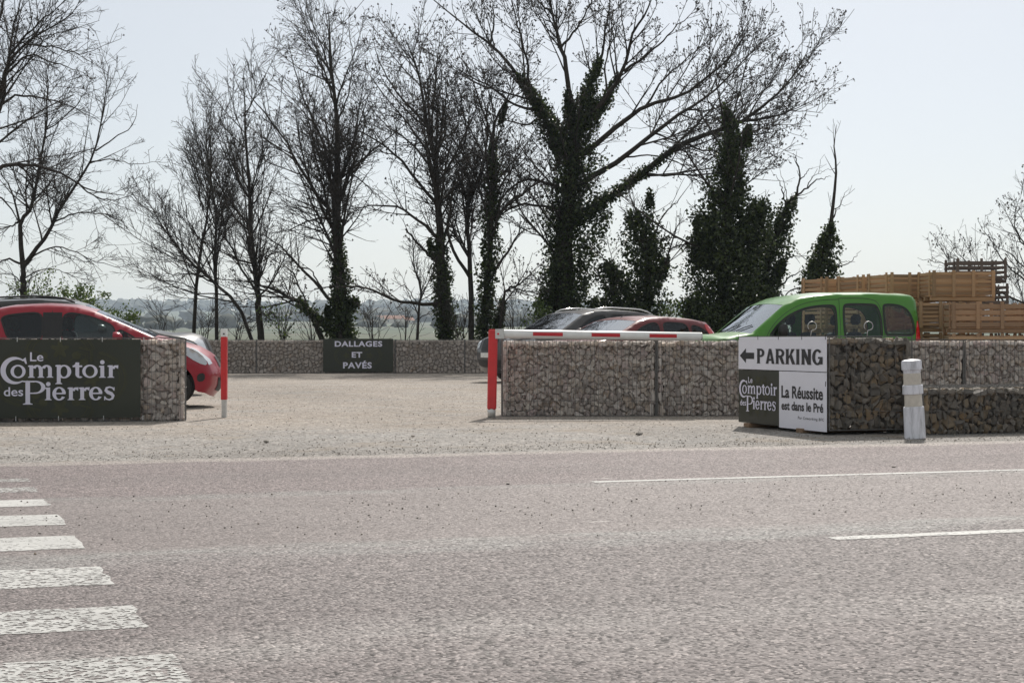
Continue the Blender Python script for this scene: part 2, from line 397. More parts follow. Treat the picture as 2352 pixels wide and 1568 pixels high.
def mark(name, u0, u1, v0, v1, thr, jag=True):
    pts = []
    n = 26
    for i in range(n + 1): pts.append((u0 + (u1 - u0) * i / n, v0 + random.uniform(-.012, .012)))
    for i in range(1, 5): pts.append((u1 + random.uniform(-.015, .015), v0 + (v1 - v0) * i / 5))
    for i in range(n, -1, -1): pts.append((u0 + (u1 - u0) * i / n, v1 + random.uniform(-.012, .012)))
    o = MB(); o.add([(a_, b_, .002) for a_, b_ in pts], [tuple(range(len(pts)))])
    q = o.build(name, M['paint'], road); q.color = (thr, thr, thr, 1); return q
for y0, y1, th in ((1100, 1107, .50), (1120, 1131, .49), (1148, 1163, .28), (1183, 1207, .28), (1232, 1261, .29), (1303, 1344, .36), (1393, 1443, .40), (1505, 1592, .44)):
    vv_ = []
    for y in (y1, y0):
        d = K / (y - 780); X = (UE - d * SR) / CR; vv_.append(-X * SR + d * CR)
    mark('crosswalk_stripe', UE - 3.2, UE, vv_[0], vv_[1], th)
mark('edge_line', 4.5, 60, 11.285, 11.375, .26)
mark('centre_line', 4.35, 9.0, 7.66, 7.78, .28)

# ------------------------------------------------------------------ stones, gabions
def clip_cell(c, pts, nb, box):
    poly = box
    for q in nb:
        nx, ny = q[0] - c[0], q[1] - c[1]; k2 = .5 + (c[2] ** 2 - q[2] ** 2) / (2 * (nx * nx + ny * ny) + 1e-9)
        k2 = min(.85, max(.15, k2)); mx_, my_ = c[0] + nx * k2, c[1] + ny * k2
        out = []; n = len(poly)
        for i in range(n):
            a_, b_ = poly[i], poly[(i + 1) % n]
            da = (a_[0] - mx_) * nx + (a_[1] - my_) * ny; db = (b_[0] - mx_) * nx + (b_[1] - my_) * ny
            if da <= 0: out.append(a_)
            if da * db < 0:
                k_ = da / (da - db); out.append((a_[0] + (b_[0] - a_[0]) * k_, a_[1] + (b_[1] - a_[1]) * k_))
        poly = out
        if len(poly) < 3: return None
    return poly
def cells(w, h, sp, rng):
    P = []; row = 0; y = sp * .45
    while y < h - sp * .2:
        x = sp * (.4 if row % 2 else .9)
        while x < w - sp * .2:
            if rng.random() > .12:
                P.append((min(w - .01, max(.01, x + rng.uniform(-.42, .42) * sp)), min(h - .01, max(.01, y + rng.uniform(-.42, .42) * sp)), sp * rng.choice((.15, .3, .45, .6, .75))))
            x += sp * rng.uniform(.85, 1.15)
        y += sp * .88; row += 1
    A = np.array(P); out = []
    box = [(0.0, 0.0), (w, 0.0), (w, h), (0.0, h)]
    for i, c in enumerate(P):
        dd = np.hypot(A[:, 0] - c[0], A[:, 1] - c[1]); idx = np.argsort(dd)[1:22]
        idx = [j for j in idx if dd[j] < sp * 4]
        pl = clip_cell(c, P, [P[j] for j in idx], box)
        if pl: out.append(pl)
    return out
def stone_geo(pl, rng, depth=.05, cut=.24):
    """one rubble stone filling a cell: local coords (s, t, outward n)"""
    n = len(pl); cx = sum(p[0] for p in pl) / n; cy = sum(p[1] for p in pl) / n
    q = []
    for i in range(n):
        a_, b_ = pl[i], pl[(i + 1) % n]
        L = math.hypot(b_[0] - a_[0], b_[1] - a_[1])
        if L < .012: q.append(((a_[0] + b_[0]) / 2, (a_[1] + b_[1]) / 2)); continue
        k_ = cut * rng.uniform(.7, 1.3)
        q.append((a_[0] + (b_[0] - a_[0]) * k_, a_[1] + (b_[1] - a_[1]) * k_)); q.append((a_[0] + (b_[0] - a_[0]) * (1 - k_), a_[1] + (b_[1] - a_[1]) * (1 - k_)))
    size = math.sqrt(max(1e-5, sum((q[i][0] - cx) ** 2 + (q[i][1] - cy) ** 2 for i in range(len(q))) / len(q)))
    sh = 1 - rng.uniform(-.03, .06) ; f1 = rng.uniform(.58, .86)
    sc = rng.uniform(.0, .026); tx, ty = rng.uniform(-.5, .5), rng.uniform(-.5, .5)
    V = []; k_ = len(q); b1 = min(.045, size * .7)
    jit = [rng.uniform(-.09, .09) for _ in q]
    for ring in range(3):
        for i, (x, y) in enumerate(q):
            dx, dy = x - cx, y - cy
            if ring == 0: s_, z = .72, -depth
            elif ring == 1: s_, z = sh + jit[i] * .6, -b1 * (.9 + jit[i] * 5) + (dx * tx + dy * ty) * .4
            else: s_, z = f1 + jit[i], -.002 + (dx * tx + dy * ty) * f1 - abs(jit[i]) * .05
            if ring == 2: z = min(z, 0.004)
            V.append((dx * s_, dy * s_, z - sc))
    F = [(r_ * k_ + i, r_ * k_ + (i + 1) % k_, (r_ + 1) * k_ + (i + 1) % k_, (r_ + 1) * k_ + i) for r_ in range(2) for i in range(k_)]
    F.append(tuple(2 * k_ + i for i in range(k_)))
    return (cx, cy), V, F
def chip_pool(n, seed):
    r_ = random.Random(seed); out = []
    for _ in range(n):
        bm = bmesh.new()
        for _k in range(11):
            v_ = Vector((r_.gauss(0, 1), r_.gauss(0, 1), r_.gauss(0, 1))).normalized(); bm.verts.new((v_.x * 1.0, v_.y * r_.uniform(.62, .8), v_.z * .55))
        g_ = bmesh.ops.convex_hull(bm, input=bm.verts); bmesh.ops.delete(bm, geom=[e for e in g_['geom_interior'] if isinstance(e, bmesh.types.BMVert)], context='VERTS')
        bmesh.ops.bevel(bm, geom=bm.edges[:], offset=.07, segments=1, affect='EDGES') if False else None
        me = bpy.data.meshes.new('stone'); bm.to_mesh(me); bm.free(); out.append(me)
    return out
CHIPS = {}
def set_rnd(me, vals):
    a_ = me.attributes.new('rnd', 'FLOAT', 'FACE'); a_.data.foreach_set('value', np.asarray(vals, dtype=np.float32))
def gabion(label, O, ang, L, D, H, z0=0.0, sp=.115, stone='stone', core='core', singles=('front', 'top'), joined=('back', 'left', 'right'), pu=.05, pz=.2, wr=.0024, group=None, seed=1, sub=None, chip=.057, nchip=290, clear=0.0):
    rng = random.Random(seed)
    root = empty('gabion', (O[0], O[1], z0), ang, label, 'gabion', group)
    top = H - .015
    faces = {'front': ((0, 0, 0), (1, 0, 0), (0, 0, 1), L, top), 'back': ((L, D, 0), (-1, 0, 0), (0, 0, 1), L, top),
             'left': ((0, D, 0), (0, -1, 0), (0, 0, 1), D, top), 'right': ((L, 0, 0), (0, 1, 0), (0, 0, 1), D, top),
             'top': ((0, 0, top), (1, 0, 0), (0, 1, 0), L, D)}
    mbj = MB(); rv = []
    for fn, (o_, eu, ev, w, h) in faces.items():
        if fn not in singles and fn not in joined: continue
        o_, eu, ev = Vector(o_), Vector(eu), Vector(ev); en = eu.cross(ev)
        if fn in singles:
            if stone not in CHIPS:
                CHIPS[stone] = chip_pool(48, len(stone))
                for me in CHIPS[stone]: me.materials.append(M[stone])
            placed = []; tries = 0; lim = nchip // len(singles) if fn != 'front' else int(nchip * (1 if len(singles) == 1 else .7))
            while len(placed) < lim and tries < 16000:
                tries += 1; r_ = chip * rng.choice((.6, .75, .9, 1.0, 1.15, 1.35)); x, y = rng.uniform(r_ * .8, w - r_ * .8), rng.uniform(r_ * .7, h - r_ * .5)
                if all((x - a_) ** 2 + (y - b_) ** 2 > (.80 * (r_ + c_)) ** 2 for a_, b_, c_ in placed):
                    placed.append((x, y, r_))
            for x, y, r_ in placed:
                s_ = bpy.data.objects.new('stone', rng.choice(CHIPS[stone])); COL.objects.link(s_); s_.parent = root
                Rm = Matrix((eu, ev, en)).transposed() @ Matrix.Rotation(rng.uniform(0, 6.28), 3, 'Z') @ Matrix.Rotation(rng.uniform(-.5, .5), 3, 'X') @ Matrix.Rotation(rng.uniform(-.4, .4), 3, 'Y')
                s_.rotation_euler = Rm.to_euler(); s_.scale = (r_, r_ * rng.uniform(.85, 1.15), r_ * rng.uniform(.8, 1.1)); s_.location = o_ + eu * x + ev * y - en * (r_ * .55 + .004)
        for pl in cells(w, h, sp, rng):
            (cx, cy), V, F = stone_geo(pl, rng)
            dp = .048 if fn in singles else 0.0
            if True:
                mbj.add([o_ + eu * (a_ + cx) + ev * (b_ + cy) + en * (c_ - dp) for a_, b_, c_ in V], F); rv += [rng.random()] * len(F)
    if mbj.v:
        s_ = mbj.build('stone_fill', M[stone], root); tag(s_, kind='stuff'); set_rnd(s_.data, rv)
    cb = MB(); cb.box((L / 2, D / 2, H / 2 - .03), (L - .19, D - .19, H - .15)); cb.build('rubble_core', M[core], root)
    # welded mesh
    e = .007; w_ = MB()
    P0 = []
    def wire(a_, b_, r_=wr): w_.tube([a_, b_], r_, 4, False)
    nu = max(2, round(L / pu)); nd = max(2, round(D / pu)); nz_ = max(2, round(H / pz))
    for i in range(nu + 1):
        x = L * i / nu; wire((x, -e, 0), (x, -e, H)); wire((x, D + e, 0), (x, D + e, H)); wire((x, -e, H), (x, D + e, H))
    for i in range(nd + 1):
        y = D * i / nd; wire((-e, y, 0), (-e, y, H)); wire((L + e, y, 0), (L + e, y, H))
    for i in range(max(3, round(D / pz)) + 1):
        y = D * i / max(3, round(D / pz)); wire((0, y, H + wr * 2), (L, y, H + wr * 2))
    for i in range(nz_ + 1):
        z = H * i / nz_; q = e + wr * 2
        wire((-q, -q, z), (L + q, -q, z)); wire((-q, D + q, z), (L + q, D + q, z)); wire((-q, -q, z), (-q, D + q, z)); wire((L + q, -q, z), (L + q, D + q, z))
    for x in (-e, L + e):
        for y in (-e, D + e): wire((x, y, 0), (x, y, H + .004), .006)
    for z in (.006, H):
        wire((0, -e * 2, z), (L, -e * 2, z), .004); wire((0, D + e * 2, z), (L, D + e * 2, z), .004)
    s_ = w_.build('wire_mesh', M['wire'], root); tag(s_, kind='stuff')
    return root

SIGN_LEFT_D = 21.45; PVX, PVY, LA = -4.03, 21.45, R(9.6)
gabion('limestone gabion basket behind the big dark banner, pale stones at its right end', (PVX - 2.0 * math.cos(LA), PVY - 2.0 * math.sin(LA)), LA, 2.0, .5, 1.02, 0, .098, singles=('front',), joined=('top', 'back', 'left', 'right'), chip=.06, nchip=240, wr=.0032, seed=3)
gabion('limestone gabion basket at the left picture edge, covered by the dark banner', (PVX - 4.02 * math.cos(LA), PVY - 4.02 * math.sin(LA)), LA, 2.0, .5, 1.02, 0, .115, singles=(), joined=('front', 'top', 'back', 'left', 'right'), seed=4)
gw = 'gabions of the wall behind the barrier'
labs = ['pale limestone gabion basket directly under the barrier arm, beside its red post', 'pale limestone gabion basket left of the parking sign, under the barrier arm tip',
        'pale limestone gabion basket mostly hidden behind the parking sign', 'pale limestone gabion basket behind the white bollard and low dark gabion', 'pale limestone gabion basket at the right picture edge, behind the low gabion']
for i, lb in enumerate(labs):
    D0 = 22.75 + i * .06
    gabion(lb, (-.12 + i * 2.03, D0), R(1.6), 2.0, .5, 1.0, 0, .083, singles=('front',), joined=('top', 'back', 'left', 'right'), wr=.0034, seed=10 + i, group=gw)
# two dark baskets at the kerb
GP = Vector((3.317, 18.2))
gpk = gabion('tall dark rubble gabion carrying the parking sign, behind the white bollard', GP, ROAD, .98, 2.06, .985, .05, .10, 'stone_dark', 'core_dark', singles=('front',), joined=('top', 'back', 'left', 'right'), pu=.10, chip=.062, nchip=150, group='dark gabions at the road edge', seed=31)
lg = Vector((4.30, 18.22))
gabion('low dark rubble gabion running right from the white bollard', lg, ROAD, 2.4, .8, .5, 0, .095, 'stone_dark', 'core_dark', singles=('front',), joined=('top', 'back', 'left', 'right'), pu=.10, chip=.055, nchip=230, group='dark gabions at the road edge', seed=32)
for k_, (px, py) in enumerate(((.30, .95), (.80, .60))):
    q = MB(); pts = []
    for i in range(13):
        a_ = -.25 * math.pi + 1.5 * math.pi * i / 12
        pts.append((px + .055 * math.cos(a_) + .02, py, .985 + .115 + .05 * math.sin(a_)))
    q.tube([(px, py, .98), (px + .01, py, 1.05)] + pts, .004, 6); q.build('lifting_loop', M['galv'], gpk, True)
for py in (.55, 1.80):
    q = MB(); q.box((.47, py, -.025), (1.06, .14, .048), None, .004); q.build('timber_bearer', M['wood_brown'], gpk)

# far wall of the car park
farlab = ['far gabion basket hidden behind the dark car bonnet at left', 'far gabion basket left of the red receiver post', 'far gabion basket right of the red receiver post', 'far gabion basket between two seams, left of the small dark sign',
          'far gabion basket behind the small dark sign', 'far gabion basket just right of the small dark sign', 'far gabion basket beside the front of the dark estate car', 'far gabion basket behind the dark estate car', 'far gabion basket behind the red hatchback', 'far gabion basket behind the green van']
x0 = -13.85
for i, lb in enumerate(farlab):
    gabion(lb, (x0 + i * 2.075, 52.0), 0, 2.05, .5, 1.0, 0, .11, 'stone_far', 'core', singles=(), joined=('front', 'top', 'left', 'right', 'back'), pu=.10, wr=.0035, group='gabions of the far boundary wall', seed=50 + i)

# ------------------------------------------------------------------ lettering
class Flat:
    """flat print: collects 2-D shapes, each a hair above the one before"""
    def __init__(s): s.v = []; s.f = []; s.k = 0
    def poly(s, pts):
        tr_ = tessellate_polygon([[Vector((p[0], p[1], 0)) for p in pts]]); n = len(s.v)
        s.v += [(p[0], p[1], s.k * .00025) for p in pts]; s.f += [tuple(i + n for i in q) for q in tr_]; s.k = (s.k + 1) % 8
    def strip(s, A, B):
        n = len(s.v); s.v += [(p[0], p[1], s.k * .00025) for p in A] + [(p[0], p[1], s.k * .00025) for p in B]; m_ = len(A)
        s.f += [(n + i, n + i + 1, n + m_ + i + 1, n + m_ + i) for i in range(m_ - 1)]; s.k = (s.k + 1) % 8
    def rect(s, x0, y0, x1, y1): s.poly([(x0, y0), (x1, y0), (x1, y1), (x0, y1)])
    def ring(s, cx, cy, rx, ry, tx, ty, a0=0, a1=360, n=28, slant=0.0):
        A = []; B = []
        for i in range(n + 1):
            w = R(a0 + (a1 - a0) * i / n); A.append((cx + rx * math.cos(w), cy + ry * math.sin(w))); B.append((cx + (rx - tx) * math.cos(w + slant), cy + (ry - ty) * math.sin(w + slant)))
        s.strip(A, B)
    def stroke(s, pts, w):
        P = [Vector(p) for p in pts]; n = len(P); A = []; B = []
        for i in range(n):
            t_ = (P[min(i + 1, n - 1)] - P[max(i - 1, 0)]).normalized(); nn = Vector((-t_.y, t_.x)); ww = w[i] if hasattr(w, '__len__') else w
            A.append(P[i] + nn * ww / 2); B.append(P[i] - nn * ww / 2)
        s.strip(A, B)
    def stem(s, x, w, y0, y1, st=(1, 0), sb=(1, 1), sw=14, sh=12):
        s.rect(x, y0, x + w, y1)
        if sb[0] or sb[1]: s.poly([(x - sw * sb[0], y0), (x + w + sw * sb[1], y0), (x + w + sw * sb[1], y0 + sh * .7), (x + w, y0 + sh * 1.6), (x, y0 + sh * 1.6), (x - sw * sb[0], y0 + sh * .7)])
        if st[0]: s.poly([(x - sw, y1 - sh * 1.7), (x, y1 - sh * 2.2), (x + w * .6, y1), (x, y1), (x - sw, y1 - sh * .5)])
    def merge(s, me, sx, sy, ox, oy):
        n = len(s.v); z = s.k * .00025
        s.v += [(p.co.x * sx + ox, p.co.y * sy + oy, z) for p in me.vertices]; s.f += [tuple(i + n for i in q.vertices) for q in me.polygons]; s.k = (s.k + 1) % 8
    def put(s, name, m, parent, o_, ex, ey, off=.0):
        o_, ex, ey = Vector(o_), Vector(ex), Vector(ey); en = ex.normalized().cross(ey.normalized())
        return obj(name, mesh(name, [o_ + ex * x + ey * y + en * (z + off) for x, y, z in s.v], s.f), m, parent)
def text_mesh(txt, bold=0.0, space=1.0):
    cu = bpy.data.curves.new('t', 'FONT'); cu.body = txt; cu.offset = bold; cu.space_character = space; cu.resolution_u = 4
    to = bpy.data.objects.new('t', cu); COL.objects.link(to)
    bpy.context.view_layer.update()
    me = bpy.data.meshes.new_from_object(to.evaluated_get(bpy.context.evaluated_depsgraph_get()))
    bpy.data.objects.remove(to); return me
def fit_text(fl, txt, x0, y0, x1, y1, bold=0.0, space=1.0):
    me = text_mesh(txt, bold, space)
    if not len(me.vertices): return
    xs = [p.co.x for p in me.vertices]; ys = [p.co.y for p in me.vertices]
    sx = (x1 - x0) / (max(xs) - min(xs)); sy = (y1 - y0) / (max(ys) - min(ys))
    fl.merge(me, sx, sy, x0 - min(xs) * sx, y0 - min(ys) * sy)
def Y(y): return -y
def logo(fl):
    """the two-line wordmark, drawn in its own units (x right, y up, origin at top left of the banner)"""
    # big C with a tail that runs into the P
    pts = []; ws = []
    for i in range(33):
        a_ = R(52 + (300 - 52) * i / 32); pts.append((165 + 138 * math.cos(a_), Y(925) + 138 * math.sin(a_)))
        ws.append(14 + 44 * max(0, math.sin((i / 32) * math.pi)) ** 1.2 * (1.0 if a_ > R(90) else .8))
    pts += [(262, Y(1048)), (300, Y(1043))]; ws += [16, 12]
    fl.stroke(pts, ws); fl.poly([(240, Y(800)), (272, Y(776)), (286, Y(850)), (270, Y(850)), (255, Y(822))])
    def o_(x0, x1): fl.ring((x0 + x1) / 2, Y(935), (x1 - x0) / 2, 75, 36, 17)
    o_(108, 272)
    w = 42
    for x in (313, 417, 516): fl.stem(x, w, Y(1005), Y(905), (0, 0), (1, 1), 15, 9)
    fl.stem(313, w, Y(1005), Y(866), (1, 0), (1, 1), 15, 9)
    for x in (348, 450):
        fl.ring(x + 50, Y(912), 58, 50, 42, 20, 0, 165, 14)
    fl.stem(612, w, Y(1078), Y(862), (1, 0), (1, 1), 17, 10); fl.ring(690, Y(938), 80, 76, 42, 17, -155, 155, 26)
    fl.stem(815, w, Y(975), Y(835), (0, 0), (0, 0)); fl.rect(785, Y(888), 890, Y(868)); fl.poly([(785, Y(880)), (835, Y(830)), (835, Y(880))])
    fl.ring(862, Y(965), 47, 46, 42, 16, 180, 312, 12)
    o_(890, 1060)
    def i_(x, yb, yt, dy): fl.stem(x, w, Y(yb), Y(yt), (1, 0), (1, 1), 16, 9); fl.ring(x + w * .5, Y(dy), 25, 24, 24.9, 23.9)
    i_(1090, 1008, 872, 833)
    def r_(x, yb, yt): fl.stem(x, w, Y(yb), Y(yt), (1, 0), (1, 1), 16, 9); fl.ring(x + w + 32, Y(yt + 44), 40, 44, 30, 24, 40, 175, 12); fl.poly([(x + w + 34, Y(yt + 2)), (x + w + 62, Y(yt - 2)), (x + w + 58, Y(yt + 42)), (x + w + 36, Y(yt + 22))])
    r_(1184, 1008, 868)
    # P
    fl.stem(270, 50, Y(1306), Y(1042), (0, 0), (1, 1), 28, 11)
    fl.ring(375, Y(1113), 112, 73, 46, 15, -100, 100, 22); fl.rect(290, Y(1057), 365, Y(1040)); fl.rect(318, Y(1186), 365, Y(1172))
    i_(497, 1258, 1115, 1077)
    def e_(x0): fl.ring(x0 + 74, Y(1186), 74, 76, 40, 16, 5, 330, 28); fl.rect(x0 + 32, Y(1192), x0 + 145, Y(1175))
    e_(563); r_(745, 1258, 1115); r_(868, 1258, 1115); e_(965)
    cs_ = [(1240, 1148), (1222, 1122), (1190, 1113), (1158, 1124), (1150, 1150), (1172, 1172), (1210, 1188), (1230, 1212), (1222, 1242), (1190, 1257), (1155, 1248), (1138, 1222)]
    fl.stroke([(x, Y(y)) for x, y in cs_], [12, 16, 18, 26, 36, 40, 40, 36, 26, 18, 16, 12])
    fl.rect(1234, Y(1155), 1246, Y(1115)); fl.rect(1131, Y(1262), 1143, Y(1218))
    fit_text(fl, 'Le', 320, Y(822), 465, Y(720), .012); fit_text(fl, 'des', 35, Y(1212), 245, Y(1110), .012)
def ornament(fl, cx, cy, r):
    for k_, w in ((1.0, .012), (.955, .026), (.86, .010), (.80, .020)):
        for q in range(4):
            a0 = 90 * q
            fl.ring(cx + r * .36 * math.cos(R(a0)) * 1.5, cy + r * .36 * math.sin(R(a0)) * 1.15, r * .62 * k_, r * .50 * k_, r * w, r * w, a0 - 78, a0 + 78, 24)
            fl.stroke([(cx + r * (.62 + .05) * k_ * math.cos(R(a0 + 33)), cy + r * .52 * k_ * math.sin(R(a0 + 33)) * 1.1), (cx + r * .78 * k_ * math.cos(R(a0 + 45)), cy + r * .74 * k_ * math.sin(R(a0 + 45))), (cx + r * .62 * k_ * math.cos(R(a0 + 57)), cy + r * .62 * k_ * math.sin(R(a0 + 57)) * 1.1)], r * w)
    for q in range(4):
        a0 = R(90 * q + 90); c_ = Vector((cx + r * .55 * math.cos(a0), cy + r * .52 * math.sin(a0)))
        pts = []
        for i in range(30):
            w = 2 * math.pi * i / 30; rr = r * .17 * (.72 + .28 * math.cos(5 * w)); pts.append((c_.x + rr * math.cos(w + a0), c_.y + rr * math.sin(w + a0)))
        fl.poly(pts); fl.stroke([(cx, cy), c_], r * .015)
        for sgn in (-1, 1):
            e_ = Vector((cx + r * .5 * math.cos(a0 + sgn * .6), cy + r * .5 * math.sin(a0 + sgn * .6)))
            fl.stroke([(cx, cy), ((c_ + e_) / 2 * .5 + Vector((cx, cy)) * .5), e_], r * .014); fl.ring(e_.x, e_.y, r * .08, r * .07, r * .079, r * .069, 0, 360, 9)

def ties(parent, pts, ex, ey, m):
    for p in pts:
        q = MB(); q.tube([Vector(p) - Vector(ey) * .03, Vector(p) + Vector(ey) * .025], .0035, 5); q.build('cable_tie', m, parent)

# big banner on the left basket
bw = 3.3; bh = .955; zt = 1.005
Ob = Vector((-4.56 - bw, SIGN_LEFT_D - .045, zt)); ex = Vector((1, 0, 0)); ey = Vector((0, 0, 1))
bn = empty('banner', (-4.56 - bw / 2, SIGN_LEFT_D - .045, 0), 0, 'wide dark green banner with white serif lettering hung on the left gabion', 'banner')
ploc = Vector(bn.location)
q = MB()                                             # a slightly slack sheet
nx_, nz_ = 60, 10; V = []; F = []
for side in (0, 1):
    for i in range(nx_ + 1):
        for j in range(nz_ + 1):
            x = bw * i / nx_; z = -bh * j / nz_; y = .006 * math.sin(x * 4.1 + 1) * math.sin(z * 3.3) + (.003 if side else 0)
            V.append(Ob - ploc + Vector((x, y, z)))
n_ = (nx_ + 1) * (nz_ + 1)
for i in range(nx_):
    for j in range(nz_):
        a_ = i * (nz_ + 1) + j; F.append((a_, a_ + 1, a_ + nz_ + 2, a_ + nz_ + 1)); F.append((n_ + a_, n_ + a_ + nz_ + 1, n_ + a_ + nz_ + 2, n_ + a_ + 1))
q.add(V, F); q.build('sheet', M['banner'], bn, True)
sc = .955 / 885.0
Lx = (0 - 1176) * SIGN_LEFT_D / K                    # world x of the left picture edge
base = Vector((Lx + .09, SIGN_LEFT_D - .045, zt)) - ploc
fl = Flat(); ornament(fl, 645, Y(1020) , 640); V = fl.v
fl.v = [(x, max(-1452, min(-582, y)), z) for x, y, z in V]
fl.put('ornament_print', M['banner_orn'], bn, base + Vector((0, 0, 575 * sc)), ex * sc, ey * sc, .008)
fl = Flat(); logo(fl); fl.put('lettering', M['letter_white'], bn, base + Vector((0, 0, 575 * sc)), ex * sc, ey * sc, .012)
bn.rotation_euler.z = LA; dv_ = ploc - Vector((PVX, PVY, 0)); bn.location = Vector((PVX, PVY, 0)) + Matrix.Rotation(LA, 3, 'Z') @ dv_
ties(bn, [base + Vector((x * sc, -.008, .0)) for x in (180, 650, 1110, 1570)] + [base + Vector((x * sc, -.008, -bh)) for x in (165, 630, 1125, 1560)], ex, ey, M['white_metal'])

# parking sign: three boards hung on the left side of the dark basket
bdir = Vector((-SR, CR, 0)); adir = Vector((CR, SR, 0)); gp3 = Vector((GP.x, GP.y, 0))
SW, SH, SB = 2.05, .99, .04
sg = empty('parking_sign', gp3 - adir * .03 + bdir * 1.0, 0, 'white and black parking sign with left arrow on the side of the dark gabion', 'sign')
pl_ = Vector(sg.location)
Os = gp3 - adir * .028 + bdir * SW + Vector((0, 0, SB)) - pl_; exs = -bdir; eys = Vector((0, 0, 1))
def board(name, s0, s1, t0, t1, m, th=.006):
    q = MB(); en = exs.cross(eys); c_ = Os + exs * (s0 + s1) / 2 + eys * (t0 + t1) / 2 + en * (th / 2)
    Mx = Matrix((exs, eys, en)).transposed(); q.box(c_, (s1 - s0, t1 - t0, th), Mx, .0015); return q.build(name, m, sg)
sp_ = .485 * SW; tsp = .375
tq = SH * (1 - tsp)
board('parking_board', 0, SW, tq + .004, SH, M['white_sign'])
board('logo_board', 0, sp_ - .002, 0.015, tq - .004, M['banner']); board('text_board', sp_ + .002, SW, -.005, tq - .004, M['white_sign'])
fl = Flat()
def parkingfont(fl, x0, y0, x1, y1):
    h = y1 - y0; ws = dict(P=.13, A=.15, R=.145, K=.15, I=.06, N=.15, G=.16); tot = sum(ws[c_] for c_ in 'PARKING') + .025 * 6; k_ = (x1 - x0) / tot; x = x0
    for ch in 'PARKING':
        w = ws[ch] * k_; s_ = .047 * k_
        fs = lambda xx: (fl.rect(xx - s_ * .16, y0, xx + s_ * 1.16, y0 + h * .045), fl.rect(xx - s_ * .16, y1 - h * .045, xx + s_ * 1.16, y1))
        if ch in 'PRKIN': fl.rect(x, y0, x + s_, y1); fs(x)
        if ch in 'PR': fl.ring(x + w * .5, y1 - h * .28, w * .5, h * .28, s_ * .95, h * .13, -95, 95, 18); fl.rect(x, y1 - h * .13, x + w * .5, y1); fl.rect(x, y1 - h * .56, x + w * .5, y1 - h * .43)
        if ch == 'R': fl.poly([(x + w * .35, y1 - h * .5), (x + w * .72, y1 - h * .5), (x + w * 1.05, y0), (x + w * .72, y0)])
        if ch == 'A': fl.poly([(x, y0), (x + s_ * .95, y0), (x + w * .5 + s_ * .3, y1), (x + w * .5 - s_ * .45, y1)]); fl.poly([(x + w - s_ * .95, y0), (x + w, y0), (x + w * .5 + s_ * .45, y1), (x + w * .5 - s_ * .3, y1)]); fl.rect(x + w * .2, y0 + h * .2, x + w * .8, y0 + h * .33)
        if ch == 'K': fl.poly([(x + s_ * .9, y0 + h * .32), (x + w * .62, y1), (x + w, y1), (x + s_ * .9, y0 + h * .52)]); fl.poly([(x + w * .38, y0 + h * .55), (x + w * .62, y0 + h * .72), (x + w * 1.04, y0), (x + w * .7, y0)])
        if ch == 'N': fl.rect(x + w - s_, y0, x + w, y1); fs(x + w - s_); fl.poly([(x, y1), (x + s_ * 1.1, y1), (x + w, y0), (x + w - s_ * 1.1, y0)])
        if ch == 'G': fl.ring(x + w * .5, (y0 + y1) / 2, w * .52, h * .51, s_, h * .14, 42, 335, 30); fl.rect(x + w - s_, y0 + h * .05, x + w, y0 + h * .48); fl.rect(x + w * .55, y0 + h * .40, x + w, y0 + h * .52)
        x += w + .025 * k_
parkingfont(fl, .232 * SW, .70 * SH, .962 * SW, .868 * SH)
ax, ay = .02 * SW, .785 * SH
fl.poly([(ax, ay), (ax + .075 * SW, ay + .085 * SH), (ax + .075 * SW, ay + .036 * SH), (ax + .175 * SW, ay + .036 * SH), (ax + .175 * SW, ay - .036 * SH), (ax + .075 * SW, ay - .036 * SH), (ax + .075 * SW, ay - .085 * SH)])
fl.put('parking_lettering', M['letter_black'], sg, Os, exs, eys, .009)
fl = Flat()
for a_ in (('La Réussite', .515 * SW, .327 * SH, .965 * SW, .463 * SH, .028), ('est dans le Pré', .515 * SW, .195 * SH, .968 * SW, .293 * SH, .028), ('Par Coworking BFC', .70 * SW, .098 * SH, .975 * SW, .138 * SH, .004, 1.25)):
    fl = Flat(); fit_text(fl, *a_); fl.put('slogan_line', M['letter_black'], sg, Os, exs, eys, .009)
fl = Flat(); ornament(fl, 645, Y(1020), 520)
k1 = (.455 * SW) / 1290; k2 = (.40 * SH) / 590
fl.v = [(x, max(-1380, min(-690, y)), z) for x, y, z in fl.v]
fl.put('ornament_print', M['banner_orn'], sg, Os + exs * .02 + eys * (.145 * SH + 1306 * k2), exs * k1, eys * k2, .008)
fl = Flat(); logo(fl); fl.put('logo_lettering', M['letter_white'], sg, Os + exs * .03 + eys * (.145 * SH + 1306 * k2), exs * k1, eys * k2, .012)
en_ = exs.cross(eys)
ties(sg, [Os + exs * (SW * f) + eys * SH + en_ * .008 for f in (.005, .24, .48, .74, .99)] + [Os + exs * SW * .992 + eys * .5 + en_ * .008], exs, eys, M['black'])

